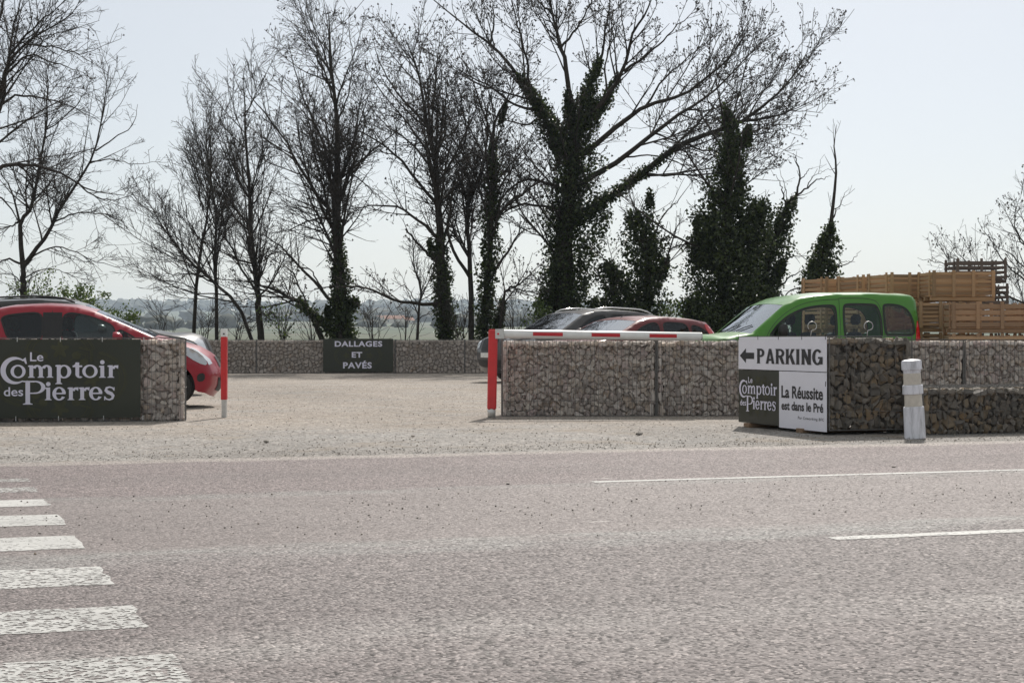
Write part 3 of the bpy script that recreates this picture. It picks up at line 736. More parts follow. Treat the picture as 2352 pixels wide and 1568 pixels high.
# small sign on the far wall
fs_ = empty('wall_sign', (at(822, 815, 51.93).x, 51.93, 0), 0, 'dark green sign with three lines of white capitals on the far wall', 'sign')
pf = Vector(fs_.location); x0s = at(742, 0, 51.93).x; x1s = at(903, 0, 51.93).x
q = MB(); q.box(Vector(((x0s + x1s) / 2, 51.94, .535)) - pf, (x1s - x0s, .012, .99), None, .002); q.build('sign_board', M['banner'], fs_)
def farrect(xa, ya, xb, yb): return (at(xa, 0, 51.93).x, at(0, yb, 51.93).z, at(xb, 0, 51.93).x, at(0, ya, 51.93).z)
for txt, xa, xb, ya, yb in (('DALLAGES', 769, 878, 783, 796), ('ET', 808, 832, 808, 821), ('PAVÉS', 788, 854, 828, 846)):
    fl = Flat(); fit_text(fl, txt, *farrect(xa, ya, xb, yb), .035, 1.12)
    fl.put('lettering_line', M['letter_white'], fs_, Vector((0, 51.925, 0)) - pf, Vector((1, 0, 0)), Vector((0, 0, 1)), .002)
fl = Flat(); ornament(fl, (x0s + x1s) / 2, .53, .62)
fl.v = [(x, max(.06, min(1.01, y)), z) for x, y, z in fl.v]
fl.put('ornament_print', M['banner_orn'], fs_, Vector((0, 51.93, 0)) - pf, Vector((1, 0, 0)), Vector((0, 0, 1)), .0005)

# ------------------------------------------------------------------ barrier, receiver post, bollard
br = empty('barrier', (at(1129, 0, 22.35).x, 22.35, 0), 0, 'manual barrier with red post and white arm with red stripes swung open', 'barrier')
q = MB(); q.lathe([(.0, 0), (.052, 0), (.052, .14)], 20); q.build('base_sleeve', M['galv'], br, True)
lean = Matrix.Rotation(R(1.0), 3, 'Y')
q = MB(); q.box((0.012, 0, .62), (.118, .118, 1.03), lean, .018); q.build('post', M['red_paint'], br)
q = MB(); q.box((.105, .066, 1.075), (.115, .012, .125), None, .004); q.build('pivot_bracket', M['galv'], br)
q = MB(); q.box((.105, -.066, 1.075), (.115, .012, .125), None, .004); br_ = q.build('pivot_bracket', M['galv'], br)
q = MB(); q.lathe([(0, 0), (.014, 0), (.014, .01), (0, .012)], 12, Matrix.Translation((.085, -.072, 1.075)) @ Matrix.Rotation(R(90), 4, 'X')); q.build('bolt', M['red_paint'], br_)
a0 = Vector((.15, 0, 1.075)); a1 = Vector((2.72, .42, 1.04))
q = MB(); q.tube([a0 - (a1 - a0) * .03, a0, a1, a1 + (a1 - a0) * .004], [.054, .056, .056, .05], 28); arm = q.build('arm', M['white_metal'], br, True)
ad = (a1 - a0).normalized(); up = Vector((0, 0, 1)); fr = ad.cross(up).normalized(); upn = fr.cross(ad)
for f0, f1 in ((.145, .295), (.44, .585), (.735, .875)):
    V = []; F = []; n = 10
    for e_ in (f0, f1):
        for j in range(n + 1):
            w = R(-20 + 48 * j / n); V.append(a0 + (a1 - a0) * e_ + (fr * math.cos(w) + upn * math.sin(w)) * .0575)
    F = [(j, j + 1, n + 2 + j, n + 1 + j) for j in range(n)]
    q = MB(); q.add(V, F); q.build('reflective_stripe', M['red_tape'], arm, True)
q = MB(); q.lathe([(.02, 0), (.056, .001), (.05, .02), (0, .03)], 20, Matrix.Translation(a1 + ad * .004) @ ad.to_track_quat('Z', 'Y').to_matrix().to_4x4()); q.build('end_cap', M['galv'], arm, True)

pp = at(515, 958, 22.4)
rp = empty('receiver_post', (pp.x, 22.4, 0), 0, 'slim red post with grey base and pale cap left of the entrance', 'post')
q = MB(); q.box((0, 0, .14), (.062, .062, .28), None, .004); q.build('base_sleeve', M['galv'], rp)
q = MB(); q.box((0, 0, .635), (.078, .078, .81), None, .006); q.build('post', M['red_paint'], rp)
q = MB(); q.box((0, -.03, 1.085), (.074, .008, .11), None, .002); q.box((0, .03, 1.085), (.074, .008, .11), None, .002); q.box((0, 0, 1.043), (.074, .06, .01)); cr = q.build('arm_cradle', M['white_metal'], rp)
q = MB(); q.lathe([(0, 0), (.011, 0), (.011, .008), (0, .009)], 10, Matrix.Translation((.002, -.034, 1.075)) @ Matrix.Rotation(R(90), 4, 'X')); q.build('bolt', M['black'], cr)

m, t, b, _ = newmat('scuffed_white_plastic')
tc = t.nodes.new('ShaderNodeTexCoord')
n1 = noise(t, tc.outputs['Object'], 5, 6, .7, (2.5, 2.5, .5))
c = mixc(t, ramp(t, n1, [(.44, g3(0)), (.68, g3(.75))]), (.80, .80, .86), (.30, .30, .32))
t.links.new(c, b.inputs['Base Color']); b.inputs['Roughness'].default_value = .45; bump(t, b, n1, .004, .3)
M['bollard'] = m
M['bollard_cream'] = pbr('cream_reflective_band', (.62, .57, .50), .5, 0, .12, 14)
bo = empty('bollard', (at(2098, 1006, 17.7).x, 17.62, 0), R(8), 'white plastic road bollard with two cream bands, leaning in front of dark gabion', 'bollard')
tl = Matrix.Rotation(R(-3.0), 4, 'Y')
def seg(name, prof, m, par): q = MB(); q.lathe([(r, z) for r, z in prof], 30, tl, .8); return q.build(name, m, par, False)
def rings(z0, z1, r0, r1, e=.006): return [(0, z0), (r0 - e, z0), (r0, z0 + e), (r1, z1 - e), (r1 - e, z1), (0, z1)]
for nm, z0, z1, r0, r1, mm in (('base_sleeve', .0, .325, .110, .106, 'bollard'), ('cream_band', .322, .452, .092, .090, 'bollard_cream'), ('white_ring', .45, .545, .106, .104, 'bollard'), ('cream_band', .543, .665, .091, .090, 'bollard_cream'), ('cap', .663, .80, .104, .103, 'bollard')):
    pr = rings(z0, z1, r0, r1)
    if nm == 'cap': pr = [(0, z0), (.086, z0), (.092, z0 + .03), (.104, z0 + .036), (.104, .775), (.098, .79), (.07, .80), (0, .806)]
    ob = seg(nm, pr, M[mm], bo)
    ob.data.polygons.foreach_set('use_smooth', np.ones(len(ob.data.polygons), dtype=bool))
    ob.data.set_sharp_from_angle(angle=R(35))

# ------------------------------------------------------------------ wooden crates
def crate(label, loc, ang, dims, nsl=5, npo=4, mat_='wood', gap=.030, group='slatted wooden crates stacked behind the green van', sides=(1, 1, 1, 1), shortposts=2, cat='crate'):
    L, W, H = dims; root = empty('slatted_crate', loc, ang, label, cat, group)
    sh = (H - .11 - .01) / nsl - gap; th = .016
    key = (L, W, H, nsl)
    cb = {}
    def part(name, c, size):
        k_ = (name,) + tuple(round(q, 4) for q in size)
        if k_ not in crate_cache:
            q = MB(); q.box((0, 0, 0), size, None, .003); me = mesh(name, q.v, q.f); me.materials.append(M[mat_]); crate_cache[k_ + (mat_,)] = me
            me_ = me
        else: me_ = crate_cache[k_]
        me_ = crate_cache.get(k_ + (mat_,), me_)
        o = bpy.data.objects.new(name, me_); COL.objects.link(o); o.parent = root
        o.location = (c[0], c[1], c[2]); o.rotation_euler = (random.uniform(-.006, .006), random.uniform(-.006, .006), random.uniform(-.004, .004)); return o
    for i in range(nsl):
        z = .11 + i * (sh + gap) + sh / 2
        part('slat', (0, -W / 2, z), (L, th, sh)); part('slat', (0, W / 2, z), (L, th, sh))
        part('slat', (-L / 2 + th, 0, z), (th, W - th * 2.2, sh)); part('slat', (L / 2 - th, 0, z), (th, W - th * 2.2, sh))
    for i in range(npo):
        x = -L / 2 + .045 + (L - .09) * i / (npo - 1)
        for s_ in (-1, 1): part('post', (x, s_ * (W / 2 + .0195), H / 2 + .035), (.062, .022, H - .07))
    for i in range(shortposts):
        y = -W / 2 + .12 + (W - .24) * i / max(1, shortposts - 1)
        for s_ in (-1, 1): part('post', (s_ * (L / 2 + .0045), y, H / 2 + .035), (.022, .062, H - .07))
    for s_ in (-.42, 0, .42): part('skid', (0, s_ * W, .035), (L, .09, .07))
    part('floor_board', (0, 0, .088), (L - .06, W - .06, .02))
    return root
crate_cache = {}
CD = 33.0
def crow(xpx, d): return at(xpx, 0, d).x
lev = .575; dims = (1.2, 1.0, .565)
pos = ['leftmost', 'second', 'third', 'fourth']
# front stack beside and behind the van, four tiers; upper tiers show above the wall
cols = [(1925, 36.4, 18), (2010, 35.2, 18), (2083, 33.9, 14)]
for ci, (px, d, an) in enumerate(cols):
    for tier in range(4):
        lb = [f'{pos[ci]} new pine crate from the left, on the ground tier behind the green van', f'{pos[ci]} new pine crate from the left, second tier behind the green van',
              f'{pos[ci]} new pine crate from the left, third tier behind the van roof', f'{pos[ci]} new pine crate from the left, top tier above the van roof'][tier]
        crate(lb, (crow(px, d) + random.uniform(-.01, .01), d + random.uniform(-.02, .02), tier * lev), R(an + random.uniform(-.5, .5)), dims)
for tier in range(4):
    lb = ['new pine crate with wide slats, ground tier at the right of the row', 'new pine crate with wide slats, second tier at the right of the row', 'new pine crate with wide slats, just right of the van tail light', 'new pine crate with wide slats, right end of the top tier'][tier]
    crate(lb, (crow(2195 if tier == 3 else 2165, 32.9), 32.9, tier * lev), R(2), dims, 6, 4, 'wood', .022)
# looser brown crates at the right
for tier in range(3):
    lb = ['worn brown crate at the right, lowest of three', 'worn brown crate at the right, middle of three', 'worn brown open-slat crate at the right, topmost of three'][tier]
    crate(lb, (crow(2262, 31.2), 31.2, tier * .56), R(-5), (1.35, 1.0, .55), 4, 4, 'wood_brown', .03, 'worn brown crates at the right')
for tier in range(3):
    lb = ['worn brown crate cut by the right picture edge, lowest', 'worn brown crate cut by the right picture edge, middle', 'worn brown crate cut by the right picture edge, topmost'][tier]
    crate(lb, (crow(2415, 32.0), 32.0, tier * .56), R(3), (1.35, 1.0, .54), 4, 4, 'wood_brown', .045, 'worn brown crates at the right')
for ci, (px, d, tiers) in enumerate(((2245, 41.0, 5), (2345, 40.2, 3))):
    for tier in range(tiers):
        hh = .58
        crate(f"old grey-brown crate {'in the tall back stack' if ci == 0 else 'in the short back stack at the right edge'}, {['ground', 'second', 'third', 'fourth', 'topmost'][tier]} tier", (crow(px + (-5 if tier == 4 else 0), d), d, tier * hh), R(-3 + tier), (1.2, 1.0, .57), 4, 3, 'wood_old', .055, 'old grey crates in the back stacks')
pk = empty('loose_plank', (crow(2290, 29.6), 29.6, 1.68 - .62), R(1), 'long pale plank lying on trestle blocks above the right gabions', 'plank')
q = MB(); q.box((.35, 0, -.04), (2.3, .22, .04), None, .004); q.build('board', M['wood'], pk)
for sx in (-.5, 1.2):
    q = MB(); q.box((sx, 0, -.56), (.1, .2, 1.0), None, .004); q.build('support_block', M['wood_brown'], pk)

# ------------------------------------------------------------------ cars
def chaikin(p, it=1, closed=True):
    for _ in range(it):
        q = []; n = len(p)
        for i in range(n if closed else n - 1):
            a_, b_ = p[i], p[(i + 1) % n]
            q += [(a_[0] * .75 + b_[0] * .25, a_[1] * .75 + b_[1] * .25), (a_[0] * .25 + b_[0] * .75, a_[1] * .25 + b_[1] * .75)]
        if not closed: q = [p[0]] + q + [p[-1]]
        p = q
    return p
def offset(p, d):
    n = len(p); ar = sum(p[i][0] * p[(i + 1) % n][1] - p[(i + 1) % n][0] * p[i][1] for i in range(n)); s_ = 1 if ar > 0 else -1
    out = []
    for i in range(n):
        a_, b_, c_ = Vector(p[i - 1]), Vector(p[i]), Vector(p[(i + 1) % n])
        t_ = (c_ - a_).normalized(); nn = Vector((t_.y, -t_.x)) * s_; out.append(tuple(b_ + nn * d))
    return out
def inpoly(P, poly):
    P = np.asarray(P); x, y = P[:, 0], P[:, 1]; r = np.zeros(len(P), bool); n = len(poly)
    for i in range(n):
        x1, y1 = poly[i]; x2, y2 = poly[(i + 1) % n]
        if y1 == y2: continue
        c_ = ((y1 > y) != (y2 > y)) & (x < (x2 - x1) * (y - y1) / (y2 - y1) + x1); r ^= c_
    return r
def region(outer, holes=(), step=.07):
    vs_ = []; es = []
    for lp in [outer] + list(holes):
        n0 = len(vs_); vs_ += lp; n = len(lp); es += [(n0 + i, n0 + (i + 1) % n) for i in range(n)]
    A = np.array(outer); xs = np.arange(A[:, 0].min() + step / 2, A[:, 0].max(), step); zs = np.arange(A[:, 1].min() + step / 2, A[:, 1].max(), step)
    g = np.array([(x, z) for x in xs for z in zs])
    if len(g):
        ok = inpoly(g, outer)
        for h in holes: ok &= ~inpoly(g, h)
        allp = np.array(vs_); g = g[ok]
        g = [tuple(p) for p in g if np.min(np.hypot(allp[:, 0] - p[0], allp[:, 1] - p[1])) > step * .35]
        vs_ = vs_ + g
    V, E, F, *_ = delaunay_2d_cdt([Vector(p) for p in vs_], es, [], 0, 1e-5)
    V = [(p.x, p.y) for p in V]
    cen = np.array([((V[f[0]][0] + V[f[1]][0] + V[f[2]][0]) / 3, (V[f[0]][1] + V[f[1]][1] + V[f[2]][1]) / 3) for f in F])
    ok = inpoly(cen, outer)
    for h in holes: ok &= ~inpoly(cen, h)
    return V, [tuple(f) for f, k_ in zip(F, ok) if k_]
def densify(p, step=.05, closed=False):
    out = []; n = len(p)
    for i in range(n if closed else n - 1):
        a_, b_ = p[i], p[(i + 1) % n]; L = math.hypot(b_[0] - a_[0], b_[1] - a_[1]); k_ = max(1, int(L / step))
        out += [(a_[0] + (b_[0] - a_[0]) * j / k_, a_[1] + (b_[1] - a_[1]) * j / k_) for j in range(k_)]
    if not closed: out.append(p[-1])
    return out
def car(name, label, loc, head, sp, paint, group):
    root = empty(name, (loc[0], loc[1], 0), head, label, 'car', group)
    L, W = sp['L'], sp['W'] / 2; prof0 = sp['prof']
    # profile with smooth corners but exact windscreen ends
    idx = sp['ws'] + sp['rw']
    pr = []; marks = {}
    for i, p in enumerate(prof0):
        if i in idx or i == 0 or i == len(prof0) - 1:
            marks[i] = len(pr); pr.append(p)
        else:
            a_, c_ = prof0[i - 1], prof0[i + 1]
            pr.append((p[0] * .72 + a_[0] * .28, p[1] * .72 + a_[1] * .28)); pr.append((p[0] * .94 + (a_[0] + c_[0]) * .03, p[1] * .94 + (a_[1] + c_[1]) * .03)); pr.append((p[0] * .72 + c_[0] * .28, p[1] * .72 + c_[1] * .28))
    pts = []; mk = {}
    for i in range(len(pr)):
        for q_, v_ in marks.items():
            if v_ == i: mk[q_] = len(pts)
        pts.append(pr[i])
        if i < len(pr) - 1:
            a_, b_ = pr[i], pr[i + 1]; k_ = max(1, int(math.hypot(b_[0] - a_[0], b_[1] - a_[1]) / .09))
            pts += [(a_[0] + (b_[0] - a_[0]) * j / k_, a_[1] + (b_[1] - a_[1]) * j / k_) for j in range(1, k_)]
    PA = np.array(pts); zb = sp['belt']
    seg_a = PA[:-1]; seg_d = PA[1:] - PA[:-1]; seg_l = (seg_d ** 2).sum(1)
    def dist(x, z):
        w_ = np.clip(((x - seg_a[:, 0]) * seg_d[:, 0] + (z - seg_a[:, 1]) * seg_d[:, 1]) / seg_l, 0, 1)
        return float(np.min(np.hypot(seg_a[:, 0] + seg_d[:, 0] * w_ - x, seg_a[:, 1] + seg_d[:, 1] * w_ - z)))
    tum = sp.get('tum', .22); rr = sp.get('roll', .09)
    def ys(x, z, off=0.0):
        f = max(0, (.95 - x) / .95); r_ = max(0, (x - (L - .7)) / .7)
        w = W * (1 - .16 * f ** 2.2 - .07 * r_ ** 2)
        if z < zb: w *= 1 - .055 * ((zb - .28 - z) / (zb - .28)) ** 2 if z < zb - .28 else 1 - .012 * ((z - zb + .28) / .28) ** 2
        else: w = w * (1 - .012) - tum * (z - zb) ** 1.15
        e_ = dist(x, z)
        if e_ < rr: k_ = 1 - e_ / rr; w -= .055 * (1 - math.sqrt(max(0, 1 - k_ * k_)))
        return w + off
    def X3(x, y, z): return (L / 2 - x, y, z)
    # outline with wheel arches
    wr = sp['wr']; wx = sp['wx']; zs = .24
    bot = []
    for xc in (wx[1], wx[0]):
        ra = wr + .055
        bot += [(xc + ra * math.cos(a_), max(zs, wr + ra * math.sin(a_))) for a_ in np.linspace(-.1, math.pi + .1, 20)]
    bot = [p for p in bot]
    outer = pts + densify([pts[-1]] + [(wx[1] + wr + .12, zs)], .1)[1:] + bot[:20] + densify([(wx[1] - wr - .12, zs), (wx[0] + wr + .12, zs)], .1) + bot[20:] + [(wx[0] - wr - .1, zs)]
    clean = []
    for p in outer:
        if not clean or math.hypot(p[0] - clean[-1][0], p[1] - clean[-1][1]) > .004: clean.append(p)
    outer = clean
    wins = [(nm, densify(chaikin(w_, 2), .06, True), gm) for nm, w_, gm in sp['win']]
    V, F = region(outer, [w_ for _, w_, _ in wins], .075)
    body = MB(); P = M[paint] if isinstance(paint, str) else paint
    for s_ in (1, -1): body.add([X3(x, s_ * ys(x, z), z) for x, z in V], F if s_ > 0 else [f[::-1] for f in F])
    # skin across the car following the outline
    cw = sp.get('crown', {})
    yf = [-1, -.93, -.8, -.62, -.4, -.2, 0, .2, .4, .62, .8, .93, 1]
    n = len(pts); rows = []; nor = []
    for i in range(n):
        t_ = PA[min(i + 1, n - 1)] - PA[max(i - 1, 0)]; t_ = t_ / np.hypot(*t_); nor.append((-t_[1], t_[0]))
    def strip_pt(i, f, off=0.0):
        x, z = pts[i]; ye = ys(x, z) + .0
        if x < 1.0 and z < prof0[sp['ws'][0]][1]: c_ = .05 + sp.get('nose', .14) * max(0, 1 - x / .5)
        else: c_ = .045
        if x > L - .35: c_ = .06
        nx_, nz_ = nor[i]
        return X3(x + nx_ * (c_ * (1 - f * f) + off), f * ye, z + nz_ * (c_ * (1 - f * f) + off))
    def cells_(sel, off=0.0):
        mb = MB()
        for i in range(n - 1):
            for j in range(len(yf) - 1):
                if sel(i, j): mb.add([strip_pt(i, yf[j], off), strip_pt(i, yf[j + 1], off), strip_pt(i + 1, yf[j + 1], off), strip_pt(i + 1, yf[j], off)], [(0, 1, 2, 3)])
        bm = bmesh.new(); 
        vv = [bm.verts.new(p) for p in mb.v]
        for f in mb.f: bm.faces.new([vv[k_] for k_ in f])
        bmesh.ops.remove_doubles(bm, verts=bm.verts, dist=1e-4); me = bpy.data.meshes.new('p'); bm.to_mesh(me); bm.free(); return me
    w0, w1 = mk[sp['ws'][0]], mk[sp['ws'][1]]; r0, r1 = mk[sp['rw'][0]], mk[sp['rw'][1]]
    iswin = lambda i, j: (w0 <= i < w1 and 1 <= j <= 10) or (r0 <= i < r1 and 2 <= j <= 9)
    sm = cells_(lambda i, j: not iswin(i, j))
    body.add([p.co for p in sm.vertices], [tuple(q.vertices) for q in sm.polygons])
    bm = bmesh.new(); vv = [bm.verts.new(p) for p in body.v]
    for f in body.f:
        try: bm.faces.new([vv[k_] for k_ in f])
        except ValueError: pass
    bmesh.ops.remove_doubles(bm, verts=bm.verts, dist=.002); bmesh.ops.recalc_face_normals(bm, faces=bm.faces)
    me = bpy.data.meshes.new('body'); bm.to_mesh(me); bm.free()
    bo_ = obj('body', me, P, root, True); me.set_sharp_from_angle(angle=R(40))
    obj('windscreen', cells_(lambda i, j: w0 <= i < w1 and 1 <= j <= 10, -.004), M[sp.get('wsglass', 'glass_ws')], root, True)
    obj('rear_window', cells_(lambda i, j: r0 <= i < r1 and 2 <= j <= 9, -.004), M[sp.get('rglass', 'glass_mid')], root, True)
    mb = MB()
    fr_ = M['black']
    # side glass, seals
    for nm, w_, gm in wins:
        for s_ in (1, -1):
            V, F = region(w_, (), .09); q = MB(); q.add([X3(x, s_ * (ys(x, z) - .006), z) for x, z in V], F); wo_ = q.build('side_window', M[gm], root, True)
            if sp.get('seal', .018):
                o2 = offset(w_, sp.get('seal', .018)); i2 = offset(w_, -.012); m_ = len(w_)
                A = [X3(x, s_ * (ys(x, z) + .0025), z) for x, z in o2]; B = [X3(x, s_ * (ys(x, z) - .001), z) for x, z in i2]
                q = MB(); q.add(A + B, [(k_, (k_ + 1) % m_, m_ + (k_ + 1) % m_, m_ + k_) for k_ in range(m_)]); q.build('window_seal', fr_, wo_)
    def patch(nm, poly, m_, off=.004, rnd=1, par=root):
        pl = densify(chaikin(poly, rnd) if rnd else poly, .05, True); V, F = region(pl, (), .06)
        for s_ in (1, -1):
            q = MB(); q.add([X3(x, s_ * ys(x, z, off), z) for x, z in V], F); q.build(nm, m_, par, True)
    for nm, poly, m_ in sp.get('patch', ()): patch(nm, poly, M[m_] if m_ != 'paint' else P, .006 if nm != 'pillar_trim' else .002, 0 if nm == 'pillar_trim' else 1)
    for ln in sp.get('seams', ()):
        ln = densify(chaikin(ln, 2, False), .05); 
        for s_ in (1, -1):
            A = []; B = []
            for i in range(len(ln)):
                a_ = Vector(ln[max(i - 1, 0)]); b_ = Vector(ln[min(i + 1, len(ln) - 1)]); t_ = (b_ - a_).normalized(); nn = Vector((-t_.y, t_.x)) * .0045
                A.append(X3(ln[i][0] + nn.x, s_ * ys(ln[i][0], ln[i][1], .0015), ln[i][1] + nn.y)); B.append(X3(ln[i][0] - nn.x, s_ * ys(ln[i][0], ln[i][1], .0015), ln[i][1] - nn.y))
            q = MB(); m_ = len(A); q.add(A + B, [(k_, k_ + 1, m_ + k_ + 1, m_ + k_) for k_ in range(m_ - 1)]); q.build('door_gap', M['black'], root)
    for nm, z0, z1, f0, f1, m_, front in sp.get('face', ()):
        half = n // 2
        for s_ in ((1, -1) if f0 > 0 else (1,)):
            sel = lambda i, j: z0 <= (pts[i][1] + pts[i + 1][1]) / 2 <= z1 and ((i < w0) if front else (i > r0)) and f0 <= abs((yf[j] + yf[j + 1]) / 2) <= f1 and (f0 <= 0 or (yf[j] + yf[j + 1]) * s_ > 0) and ((pts[i][0] < 1.1) if front else (pts[i][0] > L - .6))
            me = cells_(sel, .006)
            if len(me.polygons): obj(nm, me, M[m_], root, True)
    # number plates
    for xx, sg_ in ((-.0, 1), (L, -1)):
        q = MB(); ix = 4 if sg_ > 0 else n - 5
        zp = sp.get('plate', .45); k_ = min(range(n), key=lambda i: abs(pts[i][1] - zp) + (0 if (pts[i][0] < 1) == (sg_ > 0) else 9))
        p = Vector(strip_pt(k_, 0, .012)); q.box(p, (.012, .52, .11), None, .003); pt = q.build('number_plate', M['plate'], root)
    # mirrors
    mx_, mz = sp['mirror']
    for s_ in (1, -1):
        bm = bmesh.new(); bmesh.ops.create_icosphere(bm, subdivisions=3, radius=1)
        y_ = ys(mx_, mz) + .11
        for p in bm.verts:
            x, y, z = p.co; x = max(x, -.35) if True else x
            p.co = Vector(X3(mx_ - x * .10, s_ * (y_ + y * .11), mz + .04 + z * sp.get('mh', .075)))
        me = bpy.data.meshes.new('mirror'); bm.to_mesh(me); bm.free(); mo = obj('wing_mirror', me, M['black'] if sp.get('mblack') else P, root, True)
        q = MB(); q.tube([X3(mx_, s_ * (ys(mx_, mz - .02) - .02), mz - .02), X3(mx_, s_ * y_, mz)], .025, 8); q.build('mirror_arm', M['black'], mo, True)
    # wheels
    for xc in wx:
        for s_ in (1, -1):
            yc = s_ * (W - .12); Mx = Matrix.Translation(X3(xc, yc, wr)) @ Matrix.Rotation(R(-90 * s_), 4, 'X')
            wh = empty('wheel', X3(xc, yc, wr)); wh.parent = root
            Mx = Matrix.Rotation(R(-90 * s_), 4, 'X')
            q = MB(); q.lathe([(wr * .66, -.1), (wr * .9, -.105), (wr * .98, -.085), (wr, -.05), (wr, .05), (wr * .98, .085), (wr * .9, .105), (wr * .66, .1)], 36, Mx)
            q.f = q.f[:-2]; q.build('tyre', M['rubber'], wh, True)
            q = MB(); q.lathe([(wr * .67, -.09), (wr * .67, .095), (wr * .62, .1), (wr * .6, .05), (.0, .05)], 30, Mx)
            for k_ in range(5):
                a_ = 2 * math.pi * k_ / 5; c_, s2 = math.cos(a_), math.sin(a_)
                pv = [(c_ * .03 - s2 * .03, s2 * .03 + c_ * .03), (c_ * .03 + s2 * .03, s2 * .03 - c_ * .03), (c_ * wr * .63 + s2 * .05, s2 * wr * .63 - c_ * .05), (c_ * wr * .63 - s2 * .05, s2 * wr * .63 + c_ * .05)]
                q.add([Mx @ Vector((x, y, .092)) for x, y in pv] + [Mx @ Vector((x, y, .052)) for x, y in pv], [(0, 1, 2, 3), (0, 4, 5, 1), (1, 5, 6, 2), (2, 6, 7, 3), (3, 7, 4, 0)])
            q.build('rim', M['rim'], wh)
            q = MB(); q.lathe([(0, .049), (wr * .6, .049)], 24, Mx); q.build('brake_disc', M['black'], wh)
    # inside
    q = MB(); q.box(X3(L * .5, 0, .36), (L * .93, W * 2 - .34, .2)); q.build('underbody', M['black'], root)
    q = MB(); q.box(X3(sp['ws_x'] + .12, 0, zb - .16), (.45, W * 2 - .3, .22), None, .05); q.build('dashboard', M['trim_grey'], root)
    for sx, n_ in sp['seats']:
        for s_ in (1, -1):
            y_ = s_ * W * .44
            q = MB(); q.box(X3(sx - .22, y_, .56), (.5, .48, .16), None, .05); q.box(X3(sx + .08, y_, .86), (.14, .46, .56), Matrix.Rotation(R(-12), 3, 'Y'), .05); st = q.build('seat', M['seat'], root)
            q = MB(); q.box(X3(sx + .15, y_, 1.24 + sp.get('hr', 0)), (.11, .27, .19), Matrix.Rotation(R(-8), 3, 'Y'), .045); q.tube([X3(sx + .14, y_ - .06, 1.08), X3(sx + .15, y_ - .06, 1.2)], .008, 6); q.tube([X3(sx + .14, y_ + .06, 1.08), X3(sx + .15, y_ + .06, 1.2)], .008, 6); q.build('headrest', M['seat'], st)
    q = MB(); pts_ = [Vector(X3(sp['ws_x'] + .48, W * .44, zb - .02)) + Matrix.Rotation(R(-65), 3, 'Y') @ Vector((.18 * math.cos(a_), .18 * math.sin(a_), 0)) for a_ in np.linspace(0, 2 * math.pi, 25)]
    q.tube(pts_, .014, 6, False); q.build('steering_wheel', M['black'], root, True)
    # roof rails, aerial, wipers
    if sp.get('rails'):
        xa, xb = sp['rails']
        for s_ in (1, -1):
            pr_ = []
            for x in np.linspace(xa, xb, 12):
                zt_ = float(np.interp(x, PA[w1:r0, 0], PA[w1:r0, 1])); k_ = (x - xa) / (xb - xa); lift = .06 * min(1, 8 * k_ * (1 - k_) * 1.2)
                pr_.append(X3(x, s_ * (ys(x, zt_) - .05), zt_ + .012 + lift))
            q = MB(); q.tube(pr_, .017, 8); q.build('roof_rail', M[sp.get('railmat', 'black')], root, True)
    if sp.get('aerial'):
        x = sp['aerial']; zt_ = float(np.interp(x, PA[w1:r0, 0], PA[w1:r0, 1])) + .03
        q = MB(); q.tube([X3(x, 0, zt_), X3(x + .28, 0, zt_ + .16)], [.009, .004], 6); q.build('aerial', M['black'], root)
    for y_ in (.1, -.45):
        q = MB(); i0 = w0 + 1; a_ = Vector(strip_pt(w0, y_ / W + .1, .012)); b_ = Vector(strip_pt(min(w0 + 2, w1 - 1), y_ / W + .52, .012)); q.tube([a_, (a_ + b_) / 2 + Vector((0, 0, .01)), b_], .009, 6); q.build('wiper', M['black'], root)
    return root

M['kangoo'] = paint_mat('green_paint', (.058, .240, .016), .08)
M['yaris'] = paint_mat('red_car_paint', (.30, .004, .020), .04)
M['suv'] = paint_mat('anthracite_paint', (.045, .045, .05), .12)
M['wagon'] = paint_mat('dark_red_paint', (.15, .006, .010), .03)
M['blackcar'] = paint_mat('black_car_paint', (.016, .017, .019), .18, .2)

